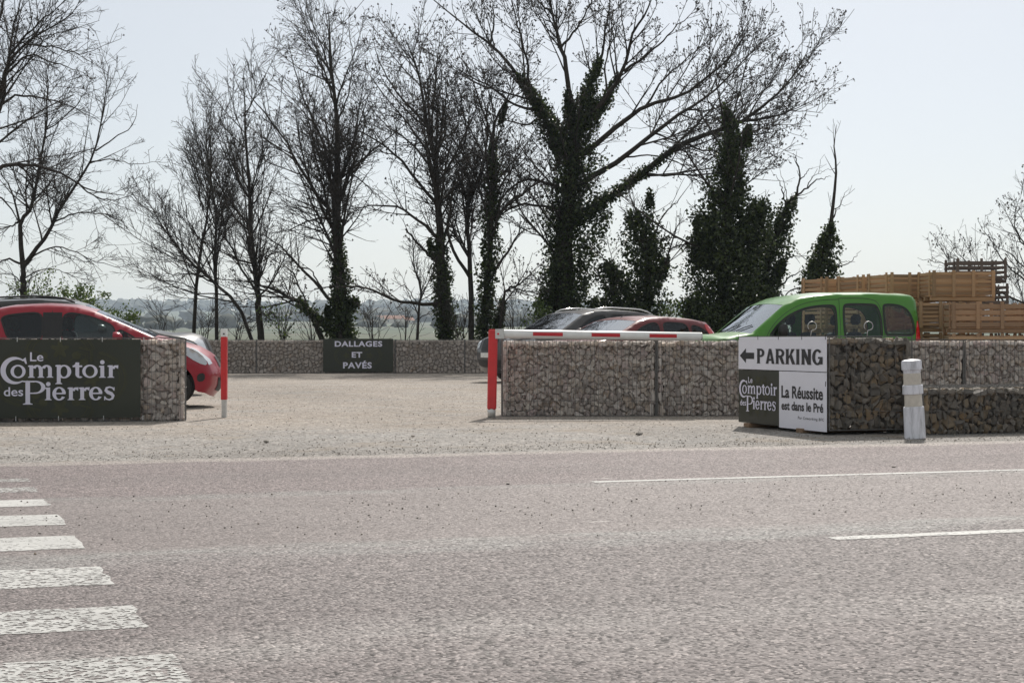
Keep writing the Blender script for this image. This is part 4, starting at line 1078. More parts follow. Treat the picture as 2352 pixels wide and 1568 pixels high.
van = dict(L=4.21, W=1.83, belt=1.06, tum=.11, roll=.085, ws=(6, 7), rw=(12, 14), ws_x=1.0, wr=.31, wx=(.86, 3.56), mirror=(1.42, 1.12), mh=.12, mblack=1, plate=.5, hr=.12, seal=.035,
    prof=[(.10, .22), (0.0, .42), (.02, .64), (.09, .84), (.30, 1.0), (.58, 1.06), (.90, 1.10), (1.53, 1.60), (1.84, 1.735), (2.4, 1.80), (3.4, 1.815), (4.02, 1.79), (4.105, 1.71), (4.14, 1.40), (4.165, 1.12), (4.17, .9), (4.21, .6), (4.18, .35), (4.1, .23)],
    win=[('f', [(1.20, 1.05), (1.25, 1.10), (1.36, 1.24), (1.58, 1.41), (1.88, 1.535), (2.2, 1.58), (2.42, 1.585), (2.46, 1.56), (2.47, 1.4), (2.47, 1.09), (2.44, 1.05), (1.9, 1.05)], 'glass'), ('m', [(2.68, 1.045), (2.65, 1.08), (2.64, 1.4), (2.65, 1.575), (2.69, 1.61), (3.0, 1.61), (3.22, 1.605), (3.28, 1.57), (3.34, 1.4), (3.35, 1.08), (3.31, 1.045)], 'glass_mid'), ('q', [(3.48, 1.09), (3.45, 1.12), (3.43, 1.4), (3.42, 1.58), (3.45, 1.61), (3.70, 1.60), (3.88, 1.53), (3.98, 1.36), (4.01, 1.15), (3.98, 1.10), (3.7, 1.09)], 'glass_mid')],
    seams=[[(2.55, .35), (2.56, 1.0), (2.55, 1.72)], [(1.08, .5), (1.1, .95), (1.2, 1.18), (1.46, 1.44), (1.82, 1.63), (2.25, 1.70), (2.55, 1.71)], [(2.55, 1.73), (3.2, 1.735), (3.36, 1.6), (3.41, 1.2), (3.42, .9)]],
    patch=[('headlight', [(.06, .72), (.10, .86), (.28, .96), (.62, 1.02), (.50, .86), (.25, .74)], 'lens'), ('taillight', [(4.02, .78), (4.07, 1.34), (4.115, 1.34), (4.17, .8)], 'tail'), ('door_handle', [(2.28, .93), (2.28, .97), (2.44, .97), (2.44, .93)], 'black')],
    face=[('grille', .62, .8, 0, .55, 'black', 1), ('lower_grille', .3, .48, 0, .7, 'black', 1), ('taillight', .8, 1.32, .93, 1.0, 'tail', 0), ('tailgate_trim', 1.34, 1.72, .93, 1.0, 'black', 0)], seats=[(2.05, 2), (2.95, 2)], rglass='glass')
hatch = dict(nose=.10, L=3.78, W=1.70, belt=.985, tum=.30, roll=.12, ws=(6, 7), rw=(11, 12), ws_x=.95, wr=.305, wx=(.60, 3.12), mirror=(1.36, 1.0), plate=.46, seal=.012,
    prof=[(.10, .22), (.02, .34), (.0, .50), (.07, .68), (.24, .82), (.52, .95), (.82, 1.03), (1.66, 1.40), (1.95, 1.475), (2.35, 1.50), (2.85, 1.475), (3.28, 1.39), (3.58, 1.05), (3.70, .92), (3.77, .6), (3.75, .34), (3.66, .23)],
    win=[('t', [(1.06, 1.005), (1.2, 1.09), (1.34, 1.16), (1.34, .995)], 'glass'), ('f', [(1.38, .985), (1.38, 1.19), (1.58, 1.285), (1.85, 1.37), (2.1, 1.395), (2.14, 1.2), (2.12, .985), (1.7, .98)], 'glass_mid'), ('r', [(2.42, .985), (2.40, 1.2), (2.42, 1.395), (2.7, 1.38), (3.0, 1.335), (2.95, 1.2), (2.88, .995), (2.6, .985)], 'glass_dark')],
    patch=[('pillar_trim', [(2.13, .985), (2.13, 1.395), (2.40, 1.395), (2.40, .985)], 'black'), ('headlight', [(.055, .62), (.10, .74), (.25, .86), (.58, .965), (.66, .985), (.45, .83), (.2, .66)], 'lens'), ('fog_lamp', [(.10, .40), (.10, .52), (.21, .50), (.21, .38)], 'black'), ('taillight', [(3.48, .85), (3.46, 1.05), (3.62, 1.0), (3.72, .85)], 'tail'), ('door_handle', [(1.98, .86), (1.98, .895), (2.12, .895), (2.12, .86)], 'paint')],
    seams=[[(1.12, .4), (1.1, .7), (1.14, .98)], [(2.28, .3), (2.27, .7), (2.27, 1.42)], [(3.05, .62), (3.12, 1.0), (3.08, 1.36)], [(.42, .62), (.62, .66), (.68, .9), (.82, 1.01)]],
    face=[('grille', .56, .66, 0, .45, 'black', 1), ('lower_grille', .28, .44, 0, .6, 'black', 1), ('headlight', .64, .86, .72, 1.0, 'lens', 1), ('taillight', .85, 1.0, .75, 1.0, 'tail', 0)], seats=[(2.0, 2), (2.8, 2)], rglass='glass_dark', wsglass='glass_ws', aerial=3.05)
suv = dict(L=4.78, W=1.93, belt=1.13, tum=.26, roll=.12, ws=(6, 7), rw=(11, 12), ws_x=1.35, wr=.365, wx=(.95, 3.82), mirror=(1.72, 1.16), plate=.62, seal=.02,
    prof=[(.12, .28), (.02, .48), (.0, .72), (.06, .92), (.28, 1.04), (.75, 1.12), (1.28, 1.18), (2.02, 1.60), (2.3, 1.67), (2.9, 1.70), (3.7, 1.665), (4.22, 1.58), (4.55, 1.18), (4.66, 1.02), (4.76, .72), (4.72, .42), (4.6, .28)],
    win=[('f', [(1.68, 1.14), (1.82, 1.28), (2.08, 1.47), (2.4, 1.57), (2.62, 1.585), (2.64, 1.3), (2.64, 1.13), (2.1, 1.12)], 'glass_dark'), ('m', [(2.76, 1.13), (2.74, 1.4), (2.75, 1.59), (3.1, 1.59), (3.5, 1.57), (3.56, 1.35), (3.55, 1.14), (3.1, 1.12)], 'glass_dark'), ('q', [(3.68, 1.15), (3.64, 1.4), (3.64, 1.56), (3.95, 1.53), (4.22, 1.44), (4.3, 1.3), (4.28, 1.18), (3.95, 1.16)], 'glass_dark')],
    patch=[('headlight', [(.05, .78), (.07, .92), (.26, 1.0), (.62, 1.04), (.45, .88), (.2, .8)], 'lens'), ('taillight', [(4.35, .92), (4.4, 1.12), (4.56, 1.1), (4.68, .92)], 'tail'), ('sill_trim', [(1.4, .26), (1.4, .36), (3.35, .36), (3.35, .26)], 'black')],
    seams=[[(1.42, .45), (1.45, .9), (1.5, 1.12)], [(2.7, .4), (2.7, 1.0), (2.69, 1.62)], [(3.4, .75), (3.58, 1.0), (3.6, 1.6)]],
    face=[('grille', .70, .92, 0, .5, 'black', 1), ('headlight', .82, .97, .7, 1.0, 'lens', 1), ('lower_grille', .36, .56, 0, .75, 'black', 1), ('taillight', .9, 1.1, .7, 1.0, 'tail', 0)], seats=[(2.35, 2), (3.2, 2)], hr=.1, rails=(2.25, 4.1), railmat='chrome', rglass='glass_dark', wsglass='glass_ws')
wag = dict(L=4.35, W=1.78, belt=.97, tum=.30, roll=.12, ws=(6, 7), rw=(11, 12), ws_x=1.2, wr=.315, wx=(.88, 3.5), mirror=(1.55, .99), plate=.48, seal=.014,
    prof=[(.10, .22), (.01, .36), (.0, .54), (.07, .72), (.28, .86), (.7, .96), (1.1, 1.02), (1.9, 1.38), (2.2, 1.45), (2.7, 1.47), (3.4, 1.44), (3.85, 1.37), (4.15, 1.02), (4.24, .9), (4.33, .62), (4.32, .36), (4.22, .23)],
    win=[('f', [(1.5, .975), (1.62, 1.08), (1.86, 1.24), (2.15, 1.34), (2.38, 1.36), (2.42, 1.15), (2.40, .97), (1.9, .96)], 'glass_mid'), ('m', [(2.54, .97), (2.53, 1.2), (2.54, 1.365), (2.9, 1.36), (3.2, 1.335), (3.26, 1.15), (3.24, .98), (2.9, .965)], 'glass_dark'), ('q', [(3.36, .99), (3.34, 1.15), (3.34, 1.32), (3.6, 1.27), (3.82, 1.12), (3.86, 1.03), (3.6, .99)], 'glass_mid')],
    patch=[('headlight', [(.05, .64), (.08, .76), (.28, .85), (.62, .92), (.48, .78), (.2, .67)], 'lens'), ('taillight', [(3.82, .84), (3.90, 1.0), (3.72, 1.29), (3.78, 1.345), (3.88, 1.31), (4.10, 1.03), (4.22, .84)], 'tail')],
    seams=[[(1.3, .4), (1.32, .8), (1.38, .98)], [(2.47, .3), (2.47, .9), (2.46, 1.40)], [(3.15, .6), (3.3, .9), (3.3, 1.36)]],
    face=[('grille', .6, .72, 0, .5, 'black', 1), ('headlight', .66, .82, .66, 1.0, 'lens', 1), ('lower_grille', .28, .46, 0, .65, 'black', 1), ('taillight', .85, 1.3, .93, 1.0, 'tail', 0)], seats=[(2.15, 2), (3.0, 2)], rglass='glass_dark', aerial=2.0)
rowg = 'cars parked in the right row'
def place(spec, nose_px, nose_d, head):
    """centre of a car whose nose stands at the given bearing and distance"""
    nx_ = at(nose_px, 0, nose_d).x; h = head; return (nx_ - math.cos(h) * spec['L'] / 2, nose_d - math.sin(h) * spec['L'] / 2)
def place_tail(spec, px, d, h): x = at(px, 0, d).x; return (x + math.cos(h) * spec['L'] / 2, d + math.sin(h) * spec['L'] / 2)
h = R(180 + 16)
car('parked_van', 'bright green high-roof van parked behind the parking sign, facing left', place_tail(van, 2068, 31.9, h), h, van, 'kangoo', rowg)
h = R(180 + 33)
car('parked_suv', 'anthracite estate car with silver roof rails behind the red barrier post', place_tail(suv, 1506, 43.4, h), h, suv, 'suv', rowg)
h = R(180 + 38)
car('parked_hatchback', 'dark red hatchback with tall tail lamps between anthracite estate and green van', place_tail(wag, 1606, 38.2, h), h, wag, 'wagon', rowg)
h = R(8)
car('parked_hatchback', 'bright red hatchback behind the left gabion, nose beside the slim red post', place(hatch, 490, 26.2, h), h, hatch, 'yaris', 'cars parked in the left row')
h = R(7)
blk = dict(suv); blk['rails'] = (2.2, 4.2); blk['railmat'] = 'black'; blk['W'] = 1.84
car('parked_suv', 'black car with roof rails half hidden behind the bright red hatchback', place(blk, 466, 31.8, h), h, blk, 'blackcar', 'cars parked in the left row')

# ------------------------------------------------------------------ trees
def tubes_np(batches, k=3):
    """batches of (points [P,N,3], radii [P,N]) -> one mesh of open tapered tubes"""
    VV = []; FF = []; base_ = 0
    for P, Rr in batches:
        p, n, _ = P.shape
        T = np.empty_like(P); T[:, 1:-1] = P[:, 2:] - P[:, :-2]; T[:, 0] = P[:, 1] - P[:, 0]; T[:, -1] = P[:, -1] - P[:, -2]
        T /= np.linalg.norm(T, axis=2, keepdims=True) + 1e-9
        ref = np.zeros_like(T); ref[..., 0] = .31; ref[..., 1] = .83; ref[..., 2] = .12
        A = np.cross(T, ref); A /= np.linalg.norm(A, axis=2, keepdims=True) + 1e-9; B = np.cross(T, A)
        ks = k
        w = np.arange(ks) * 2 * np.pi / ks
        ring = P[:, :, None, :] + Rr[:, :, None, None] * (A[:, :, None, :] * np.cos(w)[None, None, :, None] + B[:, :, None, :] * np.sin(w)[None, None, :, None])
        VV.append(ring.reshape(-1, 3))
        i0 = (np.arange(p) * n * ks)[:, None, None] + (np.arange(n - 1) * ks)[None, :, None] + np.arange(ks)[None, None, :]
        j = (np.arange(ks) + 1) % ks
        i1 = (np.arange(p) * n * ks)[:, None, None] + (np.arange(n - 1) * ks)[None, :, None] + j[None, None, :]
        FF.append(np.stack([i0, i1, i1 + ks, i0 + ks], -1).reshape(-1, 4) + base_); base_ += p * n * ks
    return mesh_np('tubes', np.concatenate(VV), np.concatenate(FF))
def resample(pts, rad, n, rng, wob=.0):
    pts = np.asarray(pts, float)
    # Catmull-Rom through the given points
    P = np.vstack([2 * pts[0] - pts[1], pts, 2 * pts[-1] - pts[-2]]); out = []; rr = []
    m_ = len(pts) - 1
    for t_ in np.linspace(0, m_, n):
        i = min(int(t_), m_ - 1); f = t_ - i; a_, b_, c_, d_ = P[i], P[i + 1], P[i + 2], P[i + 3]
        out.append(.5 * ((2 * b_) + (-a_ + c_) * f + (2 * a_ - 5 * b_ + 4 * c_ - d_) * f * f + (-a_ + 3 * b_ - 3 * c_ + d_) * f ** 3))
        rr.append(rad[0] + (rad[1] - rad[0]) * (t_ / m_) ** .8)
    out = np.array(out)
    if wob: out[1:-1] += rng.normal(0, wob, (n - 2, 3))
    return out, np.array(rr)
def spawn(P, Rr, dens, tr, ang, lf, npts, rtip, trop, wob, rng, rk=.62, lmin=.12, cap=None, lcap=9):
    n = P.shape[1]; seg_ = np.linalg.norm(np.diff(P, axis=1), axis=2); Lp = seg_.sum(1)
    cnt = rng.poisson(np.maximum(dens * Lp * (tr[1] - tr[0]), .01)); idx = np.repeat(np.arange(len(P)), cnt)
    if cap and len(idx) > cap: idx = rng.choice(idx, cap, replace=False)
    m_ = len(idx)
    if m_ == 0: return np.zeros((0, npts, 3)), np.zeros((0, npts))
    t_ = rng.uniform(tr[0], tr[1], m_); fi = t_ * (n - 1); i = np.minimum(fi.astype(int), n - 2); f = (fi - i)[:, None]
    p0 = P[idx, i] * (1 - f) + P[idx, i + 1] * f; r0 = Rr[idx, i] * (1 - f[:, 0]) + Rr[idx, i + 1] * f[:, 0]
    tg = P[idx, i + 1] - P[idx, i]; tg /= np.linalg.norm(tg, axis=1, keepdims=True) + 1e-9
    rv = rng.normal(0, 1, (m_, 3)); rv -= tg * (rv * tg).sum(1, keepdims=True); rv /= np.linalg.norm(rv, axis=1, keepdims=True) + 1e-9
    a_ = np.radians(rng.normal(ang[0], ang[1], m_))[:, None]; d = tg * np.cos(a_) + rv * np.sin(a_)
    ln = np.clip(lf * Lp[idx] * (1.15 - .75 * t_) * rng.uniform(.55, 1.3, m_), lmin, lcap)
    out = np.empty((m_, npts, 3)); out[:, 0] = p0; st = (ln / (npts - 1))[:, None]
    for q in range(1, npts):
        d = d + np.array([0, 0, trop]) + rng.normal(0, wob, (m_, 3)); d /= np.linalg.norm(d, axis=1, keepdims=True) + 1e-9
        out[:, q] = out[:, q - 1] + d * st
    rs = np.maximum(np.minimum(r0 * rk, .012 + ln * .012), rtip * 1.1)
    rad = rs[:, None] + (rtip - rs[:, None]) * np.linspace(0, 1, npts)[None, :] ** .8
    return out, rad
def leaf_cloud(C, size, rng, flat=.5):
    """one small pointed leaf at each centre"""
    m_ = len(C); s_ = size * rng.uniform(.6, 1.25, m_)[:, None]
    a_ = rng.normal(0, 1, (m_, 3)); a_ /= np.linalg.norm(a_, axis=1, keepdims=True); r_ = rng.normal(0, 1, (m_, 3)); b_ = np.cross(a_, r_); b_ /= np.linalg.norm(b_, axis=1, keepdims=True) + 1e-9
    c_ = np.cross(a_, b_) * .25
    V = np.stack([C - a_ * s_ * .5, C + b_ * s_ * .45 + c_ * s_, C + a_ * s_ * .6, C - b_ * s_ * .45 + c_ * s_], 1).reshape(-1, 3)
    return mesh_np('leaves', V, np.arange(m_ * 4).reshape(-1, 4))
OCT = np.array([[1, 0, 0], [-1, 0, 0], [0, 1, 0], [0, -1, 0], [0, 0, 1.5], [0, 0, -1.0]]); OCF = np.array([[0, 2, 4], [2, 1, 4], [1, 3, 4], [3, 0, 4], [2, 0, 5], [1, 2, 5], [3, 1, 5], [0, 3, 5]])
def bud_cloud(C, size, rng):
    m_ = len(C); s_ = size * rng.uniform(.5, 1.3, (m_, 1, 1)) * rng.uniform(.7, 1.3, (m_, 1, 3))
    V = (C[:, None, :] + OCT[None] * s_).reshape(-1, 3); F = (np.arange(m_)[:, None, None] * 6 + OCF[None]).reshape(-1, 3)
    return mesh_np('buds', V, F)
ZX = .5102                                             # limb sketches use half-size view units
def limb3(pts, off, d, dz):
    """sketch points -> world points at the tree's own distance, with depth spread dz along the limb"""
    out = []
    for i, p in enumerate(pts):
        dd = d + dz * (i / max(1, len(pts) - 1)) ** 1.2
        q = at(off + p[0] * ZX, p[1] * ZX, dd); out.append((q.x, q.y, q.z))
    return out
def tree(name, label, off, d, limbs, seed, r_scale=1.0, ivy=(), buds=0, dens=(1.1, 2.4, 4.2), lf=(.36, .42, .45), rtip=.005, trop=(.05, .05, .04), group='bare trees behind the far wall', wobs=(.10, .13, .16), ang=(42, 46, 50), leafs=0, lvl4=0, cat='tree', spread=2.0, ivy_size=.095, lmax=(3.4, 1.6, .8)):
    rng = np.random.default_rng(seed)
    bx = at(off + limbs[0][0][0][0] * ZX, 0, d).x
    root = empty(name, (bx, d, -.04), 0, label, cat, group); base_ = np.array([bx, d, -.04])
    L3 = []; NP = 14; S2 = []; D2 = []; W3 = []
    for k_, (pts, ra, rb, *ex_) in enumerate(limbs):
        dz = ex_[0] if ex_ else (0 if k_ == 0 else float(rng.uniform(-spread, spread)))
        # limbs that fork from the trunk start at the trunk's own depth
        ground_start = pts[0][1] > 1440
        d0_ = d
        if k_ and not ground_start:
            A2 = np.array(S2); dd2 = np.hypot(A2[:, 0] - pts[0][0], A2[:, 1] - pts[0][1]); jn = int(np.argmin(dd2)); d0_ = D2[jn]
        P3 = limb3(pts, off, d0_, dz)
        if k_ and not ground_start: P3[0] = tuple(W3[jn])
        if ground_start: P3[0] = (P3[0][0], P3[0][1], -.15)
        sl_ = 1.0 if k_ == 0 else .68
        p, r_ = resample(P3, (ra * sl_, rb * .5), NP, rng, .02 if k_ else .01); L3.append((p - base_, r_))
        fine, _ = resample(P3, (1, 1), 40, rng)
        for w3 in fine:
            W3.append(w3); D2.append(w3[1]); S2.append(((1176 + w3[0] * K / w3[1] - off) / ZX, (780 + (1 - w3[2]) * K / w3[1]) / ZX))
    P0 = np.array([p for p, _ in L3]); R0 = np.array([r_ for _, r_ in L3])
    me = tubes_np([(P0, R0)], 8); obj('trunk', me, M['bark'], root, True)
    b = []
    dens = tuple(q_ * k2_ for q_, k2_ in zip(dens, (1.9, 1.55, 1.35))); rtip *= 1.0; ang = tuple(a_ - 3 for a_ in ang); wobs = tuple(w_ * .62 for w_ in wobs); trop = tuple(t_ + .0 for t_ in trop); lmax = (lmax[0] * 1.3, lmax[1] * 1.4, lmax[2] * 1.4); lvl4 = max(lvl4, .35) * 1.5; lf = (lf[0] * 1.2, lf[1] * 1.2, lf[2] * 1.15)
    P1, R1 = spawn(P0, R0, dens[0], (.2, 1.0), (ang[0], 14), lf[0], 8, rtip * 1.5, trop[0], wobs[0], rng, lmin=.5, lcap=lmax[0])
    # leaders: continue every limb tip
    P2, R2 = spawn(np.concatenate([P1]), R1, dens[1], (.12, 1.0), (ang[1], 14), lf[1], 6, rtip * 1.1, trop[1], wobs[1], rng, lmin=.3, lcap=lmax[1])
    P2b, R2b = spawn(P0, R0, dens[1] * .42, (.3, 1.0), (ang[1] + 8, 14), .12, 6, rtip * 1.1, trop[1], wobs[1], rng, lmin=.3, lcap=lmax[1])
    P2 = np.concatenate([P2, P2b]); R2 = np.concatenate([R2, R2b])
    P3, R3 = spawn(P2, R2, dens[2], (.1, 1.0), (ang[2], 14), lf[2], 4, rtip, trop[2], wobs[2], rng, lmin=.15, lcap=lmax[2])
    bt = [(P1, R1), (P2, R2), (P3, R3)]
    if lvl4:
        P4, R4 = spawn(P3, R3, lvl4, (.15, 1.0), (48, 12), .5, 3, rtip * .9, trop[2], wobs[2], rng, lmin=.12, lcap=.45); bt.append((P4, R4))
    obj('crown', tubes_np(bt, 3), M['twig'], root)
    if buds:
        tips = np.concatenate([P3[:, -1], P2[:, -1]]); tips = tips[rng.random(len(tips)) < buds]
        c_ = np.repeat(tips, 2, 0) + rng.normal(0, .022, (len(tips) * 2, 3)); tag(obj('buds', bud_cloud(c_, .024, rng), M['bud'], root), kind='stuff')
    if leafs:
        src = np.concatenate([P3.reshape(-1, 3), P2.reshape(-1, 3)]); c_ = src[rng.integers(0, len(src), leafs)] + rng.normal(0, .09, (leafs, 3)); tag(obj('foliage', leaf_cloud(c_, .07, rng), M['leaf'], root), kind='stuff')
    if ivy:
        C = []
        for (pts, widths, cnt) in ivy:
            cnt = int(cnt * 1.35)
            P3_ = np.array(limb3(pts, off, d, 0)) - base_; n = len(pts); wd = np.array(widths) * ZX * d / K
            segl = np.linalg.norm(np.diff(P3_, axis=0), axis=1); pr = segl * (wd[:-1] + wd[1:]); pr /= pr.sum()
            i = rng.choice(n - 1, cnt, p=pr); f = rng.random(cnt); c0 = P3_[i] * (1 - f[:, None]) + P3_[i + 1] * f[:, None]; w = wd[i] * (1 - f) + wd[i + 1] * f
            th = rng.uniform(0, 2 * np.pi, cnt); 
            # lumpy sleeve: radius varies with height and bearing
            lump = .92 + .30 * np.sin(th * 3 + c0[:, 2] * 2.1 + seed) + .22 * np.sin(th * 5 - c0[:, 2] * 4.3) + .14 * np.sin(c0[:, 2] * 6.7 + th * 2)
            rr = w * lump * np.sqrt(rng.uniform(.12, 1.0, cnt)) * rng.choice([1, 1, 1, 1.12, 1.3], cnt)
            C.append(c0 + np.stack([np.cos(th) * rr, np.sin(th) * rr, rng.normal(0, .09, cnt)], 1))
        C = np.concatenate(C); C[:, 2] = np.maximum(C[:, 2], .05); tag(obj('ivy', leaf_cloud(C, ivy_size, rng), M['ivy'], root), kind='stuff')
    return root
O5, O6, O7 = 0.0, 752.6, 1176.0
# left edge: big tree rooted outside the picture, and the forked one in view
tree('bare_tree', 'tall bare tree reaching in from the left picture edge, thick curved limbs', O5, 53.0, [
    ([(-330, 1530), (-300, 1300), (-260, 1100), (-200, 950)], .30, .22), ([(-220, 1000), (-90, 700), (0, 430), (30, 300), (110, 200), (200, 140), (330, 60)], .16, .03),
    ([(-120, 760), (0, 480), (40, 260), (60, 120), (110, -60)], .12, .03), ([(-200, 950), (0, 760), (120, 745), (260, 775), (400, 850), (560, 880)], .13, .02), ([(0, 480), (80, 430), (190, 440), (330, 480), (460, 560)], .07, .015),
    ([(30, 320), (130, 250), (260, 290), (380, 330)], .06, .015), ([(-90, 700), (0, 640), (100, 560), (220, 480), (330, 430)], .08, .02), ([(110, 200), (240, 210), (380, 240), (500, 190)], .05, .012), ([(40, 260), (160, 120), (260, 30), (380, -60)], .06, .015), ([(-200, 950), (-60, 600), (-40, 300), (0, 60), (30, -60)], .12, .04), ([(-200, 950), (-30, 880), (60, 960), (130, 1100)], .07, .015)],
    101, 1.0, dens=(1.2, 2.5, 4.5), buds=.12, lvl4=1.2, trop=(.02, .03, .03))
tree('bare_tree', 'forked bare tree above the red car roof, left limb upright and right limb slanting', O5, 57.0, [
    ([(105, 1530), (105, 1340), (104, 1200)], .17, .15), ([(104, 1210), (90, 1000), (140, 930), (180, 750), (205, 560), (215, 400), (215, 250)], .13, .02), ([(108, 1200), (170, 1110), (240, 1000), (340, 830), (430, 680), (465, 480), (490, 300)], .13, .02),
    ([(100, 1200), (50, 1165), (0, 1175), (-80, 1190)], .07, .03), ([(90, 1000), (40, 1020), (-40, 1040)], .06, .02), ([(92, 1000), (60, 880), (20, 800), (-30, 740)], .06, .02), ([(340, 830), (420, 880), (520, 900), (620, 870)], .05, .012), ([(240, 1000), (340, 960), (450, 960), (560, 1000)], .05, .012),
    ([(430, 680), (520, 620), (600, 560), (620, 470)], .045, .012), ([(130, 1170), (230, 1110), (330, 1130), (460, 1190), (580, 1200)], .05, .012), ([(400, 740), (500, 720), (600, 740), (710, 730)], .04, .012), ([(160, 850), (90, 780), (0, 750)], .05, .015), ([(110, 1260), (200, 1210), (300, 1230), (380, 1290)], .035, .01), ([(200, 600), (300, 520), (380, 420), (420, 330)], .04, .012), ([(100, 1280), (40, 1230), (-30, 1250)], .035, .01)],
    102, 1.0, dens=(1.5, 2.8, 4.5), lvl4=1.0, trop=(.01, .02, .02))
# slender trees left of the middle
tg = 'slender bare trees left of the middle'
tree('slender_tree', 'thin bare tree, leftmost of the slender group, leaning a little right', O5, 58.0, [([(865, 1530), (885, 1280), (905, 1130), (935, 960), (950, 800), (945, 650), (960, 520)], .075, .012), ([(885, 1290), (830, 1180), (790, 1060), (740, 960), (720, 860)], .04, .01), ([(905, 1130), (850, 1010), (830, 900), (800, 800), (770, 760)], .03, .01), ([(935, 960), (900, 850), (870, 700), (880, 590)], .03, .01), ([(880, 1310), (800, 1270), (700, 1260), (640, 1240)], .03, .008)], 111, 1.0, dens=(2.0, 3.0, 4.5), lf=(.30, .42, .45), trop=(.08, .07, .05), group=tg, ang=(34, 38, 42), spread=1.2, lvl4=.8)
tree('slender_tree', 'thin upright bare tree, second of the slender group from the left', O5, 59.0, [([(978, 1530), (975, 1330), (965, 1150), (975, 980), (955, 850), (935, 700), (930, 600), (950, 520)], .075, .012), ([(970, 1180), (1010, 1050), (1030, 900), (1010, 780)], .035, .01), ([(975, 980), (1040, 850), (1060, 720), (1050, 600)], .035, .01), ([(965, 1150), (880, 1050), (800, 960), (690, 900)], .035, .01)], 112, 1.0, dens=(2.0, 3.0, 4.5), lf=(.30, .42, .45), trop=(.08, .07, .05), group=tg, ang=(34, 38, 42), spread=1.2, lvl4=.8)
tree('slender_tree', 'bare tree with one limb leaning far left and one tall upright stem', O5, 56.5, [([(1185, 1530), (1165, 1400), (1160, 1330), (1140, 1150), (1125, 960), (1120, 800), (1105, 600), (1100, 450), (1095, 330)], .13, .02, 0.0),
    ([(1178, 1500), (1080, 1390), (960, 1270), (850, 1170), (760, 1060), (700, 960), (650, 880)], .11, .015), ([(1165, 1310), (1080, 1200), (1020, 1050), (985, 880), (960, 780)], .07, .012), ([(1140, 1050), (1050, 970), (1000, 850), (960, 740)], .05, .01), ([(1125, 960), (1180, 850), (1190, 700), (1170, 560)], .05, .01),
    ([(1110, 640), (1060, 520), (1050, 400), (1060, 300)], .035, .01), ([(1100, 520), (1150, 420), (1130, 300), (1140, 200)], .035, .01), ([(960, 1270), (860, 1230), (760, 1230), (640, 1120)], .05, .01), ([(1020, 1360), (900, 1320), (760, 1290), (660, 1300)], .04, .01)], 113, 1.0, dens=(1.6, 2.8, 4.5), trop=(.07, .07, .05), group=tg, ang=(36, 40, 44), lvl4=.8)
# ivy-trunk tree
tree('ivy_tree', 'bare tree with ivy-clad lower trunk, just above the small dark sign', O5, 55.5, [([(1550, 1530), (1535, 1350), (1522, 1150), (1515, 950), (1515, 820), (1520, 600), (1508, 450), (1490, 280), (1480, 60)], .24, .03, 0.0),
    ([(1520, 1500), (1400, 1410), (1330, 1350), (1220, 1300), (1120, 1270), (1000, 1260)], .17, .02), ([(1500, 1420), (1430, 1290), (1330, 1180), (1240, 1090), (1140, 1040)], .11, .02), ([(1510, 960), (1420, 870), (1330, 720), (1280, 620), (1200, 520), (1130, 440), (1100, 350)], .10, .015),
    ([(1518, 940), (1560, 820), (1600, 700), (1640, 560), (1620, 400)], .08, .015), ([(1516, 820), (1450, 640), (1380, 480), (1330, 320), (1290, 160)], .08, .015), ([(1512, 560), (1570, 420), (1590, 260), (1570, 120)], .05, .012), ([(1505, 440), (1440, 300), (1420, 160), (1400, 60)], .05, .012), ([(1510, 980), (1400, 990), (1290, 1040), (1200, 1050)], .06, .012), ([(1400, 1410), (1330, 1250), (1260, 1180), (1160, 1130)], .05, .012), ([(1480, 1330), (1400, 1220), (1340, 1200)], .05, .02)],
    121, 1.0, ivy=[([(1550, 1530), (1535, 1350), (1522, 1150), (1516, 960)], (62, 50, 34, 14), 3600), ([(1510, 1500), (1400, 1410), (1340, 1350)], (30, 20, 10), 700), ([(1560, 1380), (1610, 1360)], (30, 14), 400), ([(1490, 1440), (1470, 1390)], (20, 12), 250)], buds=.22, dens=(1.5, 2.6, 4.4), lvl4=.8, group='ivy-clad trees behind the far wall')
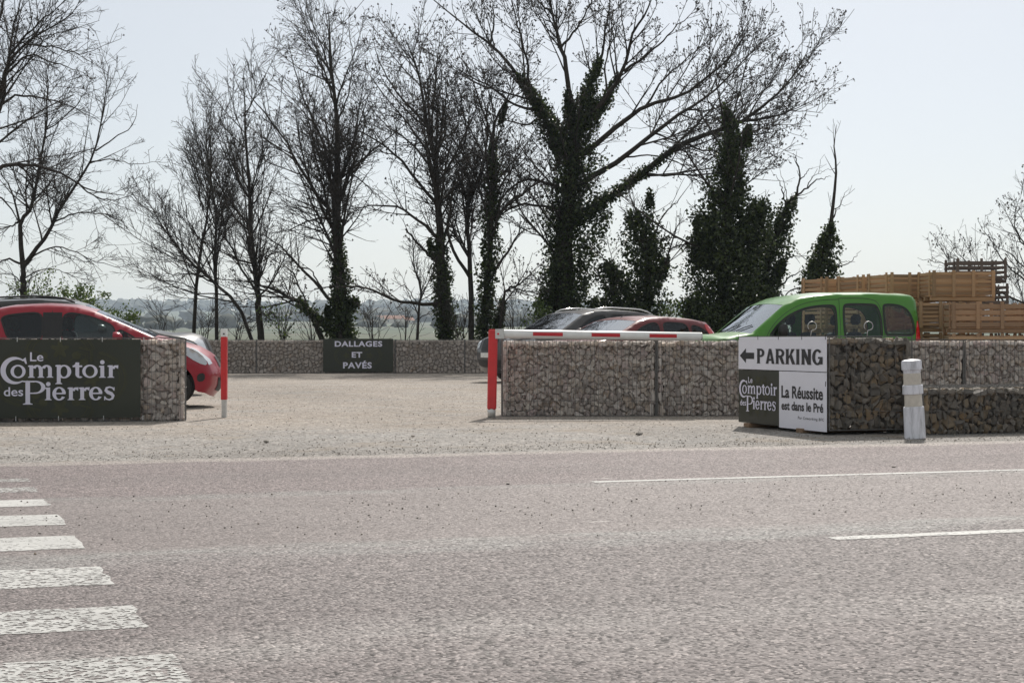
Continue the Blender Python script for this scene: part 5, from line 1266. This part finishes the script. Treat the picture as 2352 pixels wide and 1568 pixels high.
# multi-stem group
tree('ivy_tree', 'multi-stemmed spreading tree with ivy on its stems, right of the small dark sign', O6, 56.0, [([(535, 1530), (522, 1350), (510, 1180), (505, 1000), (490, 850), (480, 700), (445, 560), (430, 460), (400, 300), (350, 180)], .20, .03, 0.0),
    ([(490, 930), (430, 850), (330, 720), (230, 640), (120, 570), (50, 470)], .10, .015), ([(500, 1090), (430, 1010), (330, 940), (200, 925), (70, 950)], .10, .02), ([(495, 1190), (420, 1110), (350, 1030)], .09, .05), ([(510, 1400), (400, 1370), (280, 1340), (190, 1300), (60, 1290), (-60, 1300)], .10, .03),
    ([(650, 1530), (645, 1350), (640, 1150), (625, 960), (650, 830), (560, 700), (480, 620), (400, 560)], .17, .02), ([(640, 900), (690, 780), (720, 600), (700, 450), (660, 300)], .09, .015), ([(700, 1530), (715, 1300), (730, 1100), (735, 900), (748, 740), (742, 600), (775, 500), (810, 440)], .18, .05), ([(760, 1480), (790, 1340), (850, 1290), (920, 1230)], .10, .03),
    ([(740, 1300), (800, 1150), (870, 1050), (950, 1010)], .09, .02), ([(735, 1000), (830, 900), (950, 820), (1000, 780)], .09, .02), ([(485, 720), (530, 560), (500, 400), (470, 240)], .07, .015), ([(440, 560), (330, 440), (240, 300), (200, 160)], .07, .015), ([(490, 800), (380, 650), (260, 560), (160, 440)], .07, .015),
    ([(545, 760), (620, 620), (600, 450), (560, 300)], .06, .015), ([(742, 620), (690, 470), (640, 330), (560, 200)], .06, .015), ([(560, 1000), (540, 900), (500, 780)], .06, .03), ([(600, 1250), (560, 1120), (545, 1000), (560, 880), (600, 780)], .10, .03), ([(735, 950), (800, 800), (880, 720), (930, 620)], .06, .012)],
    131, 1.0, ivy=[([(540, 1530), (522, 1350), (510, 1180), (505, 1050)], (48, 42, 36, 12), 2600), ([(705, 1530), (716, 1300), (731, 1100), (738, 900), (748, 740), (744, 640)], (46, 42, 40, 34, 30, 14), 3300), ([(480, 1150), (455, 1090)], (26, 10), 250), ([(765, 1480), (790, 1350)], (26, 12), 500), ([(775, 560), (805, 470)], (14, 8), 250)], buds=.5, dens=(1.5, 2.6, 4.2), spread=2.6, lvl4=.5, group='ivy-clad trees behind the far wall')
tree('sapling', 'small bare sapling between the small dark sign and the multi-stemmed tree', O6, 54.2, [([(400, 1530), (410, 1400), (420, 1300), (390, 1200), (380, 1080)], .055, .012), ([(412, 1380), (360, 1300), (310, 1260)], .03, .01), ([(418, 1320), (470, 1240), (480, 1160)], .03, .01), ([(402, 1440), (460, 1400), (500, 1380)], .025, .01)], 141, 1.0, dens=(2.5, 3.2, 4.5), lf=(.32, .42, .45), group='saplings and shrubs behind the far wall')
# the big ash
tree('big_ash_tree', 'largest tree, broad bare crown leaving the top of the picture, ivy-wrapped trunk', O7, 57.0, [([(228, 1530), (230, 1200), (240, 1000), (262, 850), (282, 700), (300, 540)], .42, .22, 0.0),
    ([(262, 760), (160, 540), (80, 420), (20, 330), (-100, 200), (-220, 110), (-400, -40)], .17, .03), ([(290, 600), (240, 300), (215, 200), (180, 60), (150, -90)], .15, .04), ([(300, 560), (340, 400), (400, 260), (430, 100), (450, -80)], .13, .03), ([(300, 600), (430, 430), (500, 330), (540, 160), (600, 60), (650, -60)], .15, .03),
    ([(290, 720), (480, 570), (600, 480), (760, 430), (900, 330), (1000, 240), (1060, 130)], .15, .02), ([(262, 860), (480, 720), (640, 600), (780, 500), (900, 420), (1020, 300), (1140, 180)], .16, .02), ([(245, 1010), (450, 880), (600, 770), (760, 650), (900, 600), (1050, 540), (1180, 440), (1280, 320), (1330, 230)], .22, .02),
    ([(245, 850), (60, 810), (-60, 900), (-200, 1000)], .09, .02), ([(240, 950), (40, 920), (-100, 1000), (-230, 1090)], .08, .02), ([(580, 790), (750, 790), (900, 780), (1050, 750), (1200, 690)], .06, .012), ([(130, 500), (10, 470), (-90, 390), (-220, 330), (-330, 240)], .08, .015), ([(80, 420), (60, 250), (20, 100), (-20, -60)], .08, .02), ([(215, 220), (300, 120), (360, 0), (400, -80)], .07, .02),
    ([(-100, 200), (-80, 60), (-110, -60)], .06, .02), ([(500, 330), (640, 220), (740, 120), (860, 30)], .07, .015), ([(600, 480), (700, 340), (820, 240), (900, 140)], .06, .012), ([(900, 600), (1060, 600), (1180, 560), (1300, 570)], .06, .012), ([(760, 650), (900, 680), (1050, 640), (1220, 650)], .06, .012), ([(1050, 540), (1180, 520), (1290, 500), (1400, 510)], .05, .012), ([(1050, 540), (1140, 400), (1220, 300), (1250, 190)], .05, .012), ([(780, 500), (940, 480), (1080, 380), (1200, 290)], .05, .012), ([(430, 430), (420, 280), (470, 140), (480, 20)], .06, .015), ([(160, 540), (40, 560), (-80, 520), (-200, 470)], .06, .015), ([(640, 600), (740, 640), (900, 700), (1000, 690)], .05, .012), ([(480, 720), (620, 700), (760, 740), (900, 850)], .05, .012), ([(180, 60), (90, -20), (40, -100)], .06, .03)],
    151, 1.0, ivy=[([(228, 1530), (230, 1200), (240, 1000), (262, 850), (290, 680), (300, 560)], (112, 86, 86, 95, 90, 45), 9000), ([(250, 700), (160, 540), (90, 430), (30, 340)], (70, 48, 34, 12), 2600), ([(300, 560), (345, 400), (395, 270)], (70, 40, 12), 1700), ([(320, 580), (420, 440), (480, 350)], (56, 36, 10), 1300), ([(250, 1010), (450, 880), (600, 770), (720, 680)], (70, 42, 28, 8), 2000), ([(270, 600), (245, 420)], (40, 12), 700), ([(160, 1400), (220, 1200)], (60, 60), 1100), ([(300, 1350), (350, 1100), (420, 950)], (50, 60, 40), 1300)],
    buds=.75, dens=(1.25, 2.2, 3.6), spread=3.4, trop=(.07, .09, .10), ang=(38, 42, 46), lmax=(3.2, 1.5, .7), rtip=.0058, group='ivy-clad trees behind the far wall')
# ivy columns on the right
tree('ivy_tree', 'squat ivy clump with crooked bare shoots, between the big tree and the ivy pillar', O7, 55.0, [([(600, 1530), (610, 1200), (595, 1050), (570, 960)], .16, .06, 0.0), ([(615, 1390), (690, 1180), (740, 1030), (760, 960)], .07, .015), ([(640, 1120), (690, 960), (750, 900), (820, 800)], .05, .012), ([(600, 1450), (500, 1300), (430, 1180), (380, 1120)], .08, .02), ([(690, 1180), (730, 1110), (810, 1105)], .03, .01), ([(595, 1060), (630, 930), (620, 850)], .05, .015)], 161, 1.0,
    ivy=[([(600, 1530), (605, 1250), (595, 1080), (560, 960)], (80, 80, 95, 55), 5200), ([(590, 1470), (480, 1300), (430, 1190)], (75, 75, 40), 3000), ([(430, 1530), (400, 1350)], (90, 60), 2200), ([(660, 1250), (700, 1170)], (34, 16), 400), ([(615, 930), (620, 870)], (22, 12), 250)], dens=(1.2, 2.0, 2.5), buds=.1, group='ivy-clad trees behind the far wall', spread=1.0)
tree('ivy_tree', 'tall dense ivy pillar left of the green van, tapering to a spire', O7, 54.5, [([(965, 1530), (962, 1100), (980, 800), (970, 600), (962, 470)], .26, .04, 0.0), ([(985, 1250), (1050, 1000), (1130, 900)], .10, .03), ([(955, 1300), (880, 1000), (840, 950)], .09, .03), ([(978, 780), (1050, 620), (1065, 560)], .07, .02), ([(975, 700), (1080, 640), (1120, 580)], .04, .012), ([(970, 620), (900, 600), (860, 650)], .03, .012)], 162, 1.0,
    ivy=[([(965, 1530), (968, 1350), (962, 1150), (968, 980), (978, 840), (985, 700), (985, 610), (965, 490)], (155, 168, 150, 132, 80, 58, 48, 12), 16000), ([(1050, 1200), (1090, 1000), (1120, 910)], (80, 70, 36), 3200), ([(860, 1200), (860, 980)], (70, 50), 2000), ([(1050, 650), (1062, 580)], (26, 14), 500), ([(1130, 1530), (1120, 1300)], (80, 70), 2400), ([(820, 1530), (810, 1350)], (60, 50), 1500)], dens=(.7, 1.5, 2), buds=.1, group='ivy-clad trees behind the far wall', spread=1.0)
tree('ivy_tree', 'leaning ivy-clad tree with dead antler branches at its top, behind the ivy pillar', O7, 56.0, [([(1110, 1530), (1130, 1300), (1185, 1080), (1235, 930), (1280, 880)], .17, .07, 0.0), ([(1275, 885), (1295, 800), (1282, 720), (1265, 690)], .06, .015), ([(1280, 880), (1350, 830), (1400, 800), (1438, 795)], .05, .01), ([(1290, 820), (1330, 770), (1352, 752)], .03, .008), ([(1235, 930), (1215, 850), (1190, 790)], .05, .012), ([(1240, 920), (1230, 850), (1200, 740)], .03, .008), ([(1160, 1290), (1230, 1180), (1275, 1155), (1335, 1150)], .06, .012), ([(1150, 1360), (1250, 1250), (1330, 1210)], .06, .012), ([(1150, 1420), (1250, 1310), (1340, 1290)], .05, .012), ([(1330, 840), (1350, 800), (1410, 770)], .03, .008)], 163, 1.0,
    ivy=[([(1110, 1530), (1130, 1300), (1185, 1080), (1235, 940), (1275, 890)], (90, 85, 60, 42, 14), 5200), ([(1160, 1290), (1230, 1180)], (36, 14), 500), ([(1150, 1480), (1200, 1400)], (60, 30), 1000)], dens=(.5, 1.0, 1.0), lf=(.2, .3, .3), group='ivy-clad trees behind the far wall', spread=.6)
tree('ivy_tree', 'small ivy-clad stump tree with bare whip shoots, right of the other trees', O7, 55.0, [([(1350, 1530), (1375, 1320), (1400, 1150), (1432, 1030), (1446, 900), (1460, 760), (1450, 650), (1462, 560)], .13, .01, 0.0), ([(1440, 990), (1435, 880)], .02, .008), ([(1438, 1010), (1478, 910), (1516, 842)], .03, .008), ([(1455, 990), (1475, 930), (1500, 925)], .02, .008), ([(1430, 1240), (1500, 1190), (1540, 1165), (1572, 1128)], .035, .01), ([(1440, 1190), (1490, 1180), (1545, 1180)], .025, .008), ([(1380, 1290), (1310, 1300), (1220, 1310)], .03, .01), ([(1455, 765), (1400, 770), (1380, 775)], .012, .006)], 164, 1.0,
    ivy=[([(1355, 1530), (1372, 1320), (1396, 1170), (1428, 1050), (1440, 1005)], (95, 82, 66, 36, 12), 5200)], dens=(.35, .8, .8), lf=(.12, .3, .3), group='ivy-clad trees behind the far wall', spread=.4)
# right edge
tree('bare_tree', 'bare budding tree at the right picture edge behind the old crates', 0, 58.0, [([(4720, 1530), (4680, 1400), (4640, 1200), (4660, 1000), (4700, 820)], .16, .03, 0.0), ([(4690, 1480), (4500, 1330), (4380, 1210), (4300, 1130)], .07, .012), ([(4660, 1400), (4420, 1280), (4250, 1190), (4130, 1160)], .06, .01), ([(4650, 1300), (4520, 1180), (4460, 1080), (4430, 1040)], .05, .01), ([(4650, 1150), (4580, 1050), (4570, 960), (4600, 860)], .05, .01), ([(4640, 1250), (4560, 1150), (4500, 1120), (4480, 1100)], .04, .01), ([(4660, 1050), (4620, 920), (4600, 820)], .05, .01), ([(4680, 1450), (4600, 1330), (4560, 1230)], .05, .01), ([(4700, 1420), (4780, 1200), (4800, 1000)], .06, .01)], 171, 1.0, dens=(1.9, 2.4, 3.0), rtip=.0045, buds=.4, trop=(.08, .08, .06), group='bare trees behind the far wall', spread=1.5, lmax=(1.6, .9, .5))
# leafy bushes and undergrowth along the wall
def shrub(label, x, y, d, w, h_, seed, leafs=0, name='shrub', dens=(1.3, 1.7, 2.4)):
    rng = random.Random(seed); limbs = []
    bx, by = x / ZX, (780 + 10) / ZX
    for k_ in range(5):
        tx = bx + rng.uniform(-1, 1) * w / ZX; ty = y / ZX + rng.uniform(0, .5) * h_ / ZX
        limbs.append(([(bx + rng.uniform(-6, 6), by), (bx + (tx - bx) * .4, by - (by - ty) * .5), (tx, ty)], .024, .008))
    return tree(name, label, 0, d, limbs, seed, 1.0, dens=dens, lf=(.4, .45, .45), leafs=leafs, group='saplings and shrubs behind the far wall', cat='shrub', spread=.8)
shrub('leafy light green shrub above the windscreen of the red hatchback', 215, 655, 50.5, 75, 120, 201, 3600, 'leafy_shrub')
shrub('thin leafy shrub beneath the forked tree, above the red car roof', 85, 665, 51.0, 80, 110, 202, 1800, 'leafy_shrub')
for i, (x, y, w, lf_, lb) in enumerate(((380, 700, 50, 0, 'bare scrub left of the slender trees'), (540, 715, 50, 0, 'bare scrub above the red receiver post'), (655, 700, 40, 260, 'sparse scrub with few yellow leaves, right of the slender trees'), (860, 700, 50, 0, 'bare scrub just right of the ivy trunk above the small sign'), (930, 690, 45, 0, 'bare scrub left of the sapling by the multi-stemmed tree'), (1185, 660, 45, 0, 'bare scrub between the multi-stemmed tree and the big tree'), (1235, 715, 26, 700, 'small leafy shrub left of the anthracite car windscreen'), (1548, 700, 34, 800, 'small leafy shrub left of the tall ivy pillar'), (720, 705, 40, 0, 'bare scrub left of the ivy trunk above the small sign'), (1060, 700, 40, 0, 'bare scrub in front of the multi-stemmed tree'), (470, 700, 40, 0, 'bare scrub among the slender trees'))):
    shrub(lb, x, y, 53.6 + (i % 3) * .5, w, 780 - y, 210 + i, lf_)

# ------------------------------------------------------------------ far country: woods, houses, air
rng = np.random.default_rng(5)
def far_wood():
    C = []; Sz = []
    for band_, cnt, dm in (((900, 1250), 350, 6), ((1700, 2300), 900, 10), ((3000, 4150), 1500, 13)):
        dd = rng.uniform(*band_, cnt); xx = rng.uniform(-.42, .42, cnt) * dd
        keep = np.sin(xx / band_[0] * 21 + band_[0]) + np.sin(xx / band_[0] * 47) * .6 + rng.normal(0, .4, cnt) > (.0 if band_[0] < 3000 else -.8)
        dd, xx = dd[keep], xx[keep]; C.append(np.stack([xx, dd], 1)); Sz.append(dm * rng.uniform(.5, 1.2, len(dd)))
    return np.concatenate(C), np.concatenate(Sz)
hs_r = np.array([0, 70, 110, 210, 400, 550, 750, 1000, 1300, 1700, 2100, 2600, 3100, 3600, 4000, 4300]); hs_h = np.array([0, -.5, -1.2, -.6, 1.6, 2.8, 4.5, 7.5, 11.5, 17.5, 24, 36, 50, 65, 77, 80])
Cw, Sw = far_wood()
bm = bmesh.new(); bmesh.ops.create_icosphere(bm, subdivisions=2, radius=1); iv = np.array([v_.co[:] for v_ in bm.verts]); if_ = np.array([[v_.index for v_ in f.verts] for f in bm.faces]); bm.free()
zz = np.interp(np.hypot(Cw[:, 0], Cw[:, 1]), hs_r, hs_h)
m_ = len(Cw); jit = 1 + rng.normal(0, .22, (m_, len(iv), 1))
V = np.stack([Cw[:, 0], Cw[:, 1], zz + Sw * .35], 1)[:, None, :] + iv[None] * jit * (Sw[:, None, None] * np.array([1.1, 1.1, .75]))
F = (np.arange(m_)[:, None, None] * len(iv) + if_[None]).reshape(-1, 3)
M['farwood'] = pbr('distant_woodland', (.050, .052, .032), .95, 0, .4, .02)
fw = obj('distant_woodland', mesh_np('wood', V.reshape(-1, 3), F), M['farwood']); tag(fw, 'hazy band of distant woodland on the hills', 'woodland', None, 'stuff')
M['house_wall'] = pbr('pale_render', (.62, .55, .46), .9); M['house_roof'] = pbr('clay_tiles', (.36, .17, .10), .9); M['win_dark'] = pbr('dark_pane', (.04, .045, .05), .3)
def house(label, px, py, d, L, W, H, rz):
    z0 = float(np.interp(d, hs_r, hs_h)) - 1.0; p = at(px, py, d); z0 = min(z0, p.z) if False else z0
    root = empty('house', (p.x, d, z0), rz, label, 'house', 'far houses on the hillside')
    q = MB(); q.box((0, 0, H / 2 + .5), (L, W, H + 1)); q.add([(-L / 2, -W / 2, H + 1), (-L / 2, W / 2, H + 1), (-L / 2, 0, H + 1 + W * .3), (L / 2, -W / 2, H + 1), (L / 2, W / 2, H + 1), (L / 2, 0, H + 1 + W * .3)], [(0, 1, 2), (3, 5, 4)]); q.build('wall', M['house_wall'], root)
    q = MB(); e_ = .5; zr = H + 1 + W * .3 + .12
    for s_ in (1, -1): q.add([(-L / 2 - e_, s_ * (W / 2 + e_), H + .75), (L / 2 + e_, s_ * (W / 2 + e_), H + .75), (L / 2 + e_, 0, zr), (-L / 2 - e_, 0, zr), (-L / 2 - e_, s_ * (W / 2 + e_), H + .95), (L / 2 + e_, s_ * (W / 2 + e_), H + .95), (L / 2 + e_, 0, zr + .2), (-L / 2 - e_, 0, zr + .2)], [(0, 1, 2, 3), (4, 5, 6, 7), (0, 1, 5, 4), (1, 2, 6, 5), (3, 0, 4, 7)])
    rf = q.build('roof', M['house_roof'], root); q = MB(); q.box((L * .3, 0, zr + .7), (.8, .8, 1.6)); q.build('chimney', M['house_wall'], rf)
    for i in range(3):
        q = MB(); q.box((-L / 3 + i * L / 3, -W / 2 - .02, H * .55 + 1), (1.1, .08, 1.4)); q.build('window', M['win_dark'], root)
    q = MB(); q.box((L * .17, -W / 2 - .02, 1.6), (1.0, .08, 2.2)); q.build('door', M['win_dark'], root)
house('far pale house with long clay roof seen between ivy tree and sapling', 905, 738, 1500, 17, 9, 4.5, R(12)); house('far small pale house left of the long-roofed one', 868, 740, 1560, 10, 8, 4.5, R(-20)); house('far pale house right of the long-roofed one, near the sapling', 936, 742, 1460, 9, 7, 3.5, R(35))

hz = MB(); hz.box((0, 0, 58.75), (9000, 9000, 122.5)); hm = bpy.data.materials.new('hazy_air'); hm.use_nodes = True; t = hm.node_tree; t.nodes.clear()
ot = t.nodes.new('ShaderNodeOutputMaterial'); pv = t.nodes.new('ShaderNodeVolumePrincipled'); pv.inputs['Color'].default_value = (.74, .87, 1.0, 1); pv.inputs['Density'].default_value = .00015; pv.inputs['Anisotropy'].default_value = .35
t.links.new(pv.outputs[0], ot.inputs['Volume'])
ho = hz.build('haze', hm); tag(ho, kind='stuff')

# ------------------------------------------------------------------ loose stones on the ground
def pebbles(name, cnt, fn, smin, smax, mat_, kind='stuff'):
    r_ = np.random.default_rng(hash(name) % 1000 if False else len(name) * 7)
    uv = fn(r_, cnt); X = uv[:, 0] * CR - uv[:, 1] * SR; D_ = uv[:, 0] * SR + uv[:, 1] * CR; s_ = smin + (smax - smin) * r_.random(len(uv)) ** 3
    base_ = OCT * np.array([1, 1, .55]); V = np.stack([X, D_, s_ * .25 + .008], 1)[:, None, :] + base_[None] * s_[:, None, None] * r_.uniform(.6, 1.3, (len(uv), 6, 1))
    F = (np.arange(len(uv))[:, None, None] * 6 + OCF[None]).reshape(-1, 3)
    o = obj(name, mesh_np(name, V.reshape(-1, 3), F), mat_); tag(o, kind=kind); set_rnd(o.data, np.repeat(r_.random(len(uv)), 8)); return o
M['pebble'] = stone_mat('gravel_stones', [(.20, .18, .16), (.28, .255, .23), (.13, .115, .10), (.36, .33, .30), (.24, .205, .17)])
M['pebble_pale'] = stone_mat('pale_gravel_stones', [(.34, .30, .26), (.45, .41, .36), (.25, .22, .19), (.40, .36, .33), (.30, .25, .20)])
pebbles('loose_grit', 2600, lambda r_, n: np.stack([r_.uniform(-4, 16, n), np.clip(r_.normal(9.8, .8, n), 8.2, 11.2)], 1), .002, .008, M['pebble'])
pebbles('verge_stones', 3600, lambda r_, n: np.stack([r_.uniform(-4, 16, n), 14.65 + np.abs(r_.normal(0, .45, n))], 1), .003, .010, M['pebble'])
pebbles('loose_car_park_gravel', 16000, lambda r_, n: np.stack([r_.uniform(-6, 22, n), 15.2 + 22 * r_.random(n) ** 1.7], 1), .004, .011, M['pebble_pale'])
for i, (x, y, sz, lb) in enumerate(((1560, 1063, .032, 'brown stone lying on the verge left of the parking sign'), (1240, 1184, .014, 'small dark stone on the road below the barrier post'), (2182, 1142, .012, 'small dark stone on the road below the bollard'), (650, 1081, .025, 'pale flat stone on the gravel right of the big banner'), (1008, 1067, .022, 'pale stone on the gravel in front of the barrier'))):
    yy = y * .9408; d = K / (yy - 780); r_ = random.Random(i + 3)
    bm = bmesh.new(); bmesh.ops.create_icosphere(bm, subdivisions=1, radius=sz)
    for v_ in bm.verts: v_.co = Vector((v_.co.x * 1.3, v_.co.y, v_.co.z * .6)) * r_.uniform(.75, 1.2)
    me = bpy.data.meshes.new('stone'); bm.to_mesh(me); bm.free()
    o = obj('loose_stone', me, M['pebble_pale'] if i > 2 else M['pebble']); o.location = ((x * .9408 - 1176) * d / K, d, sz * .4 + .005); tag(o, lb, 'stone', 'loose stones')
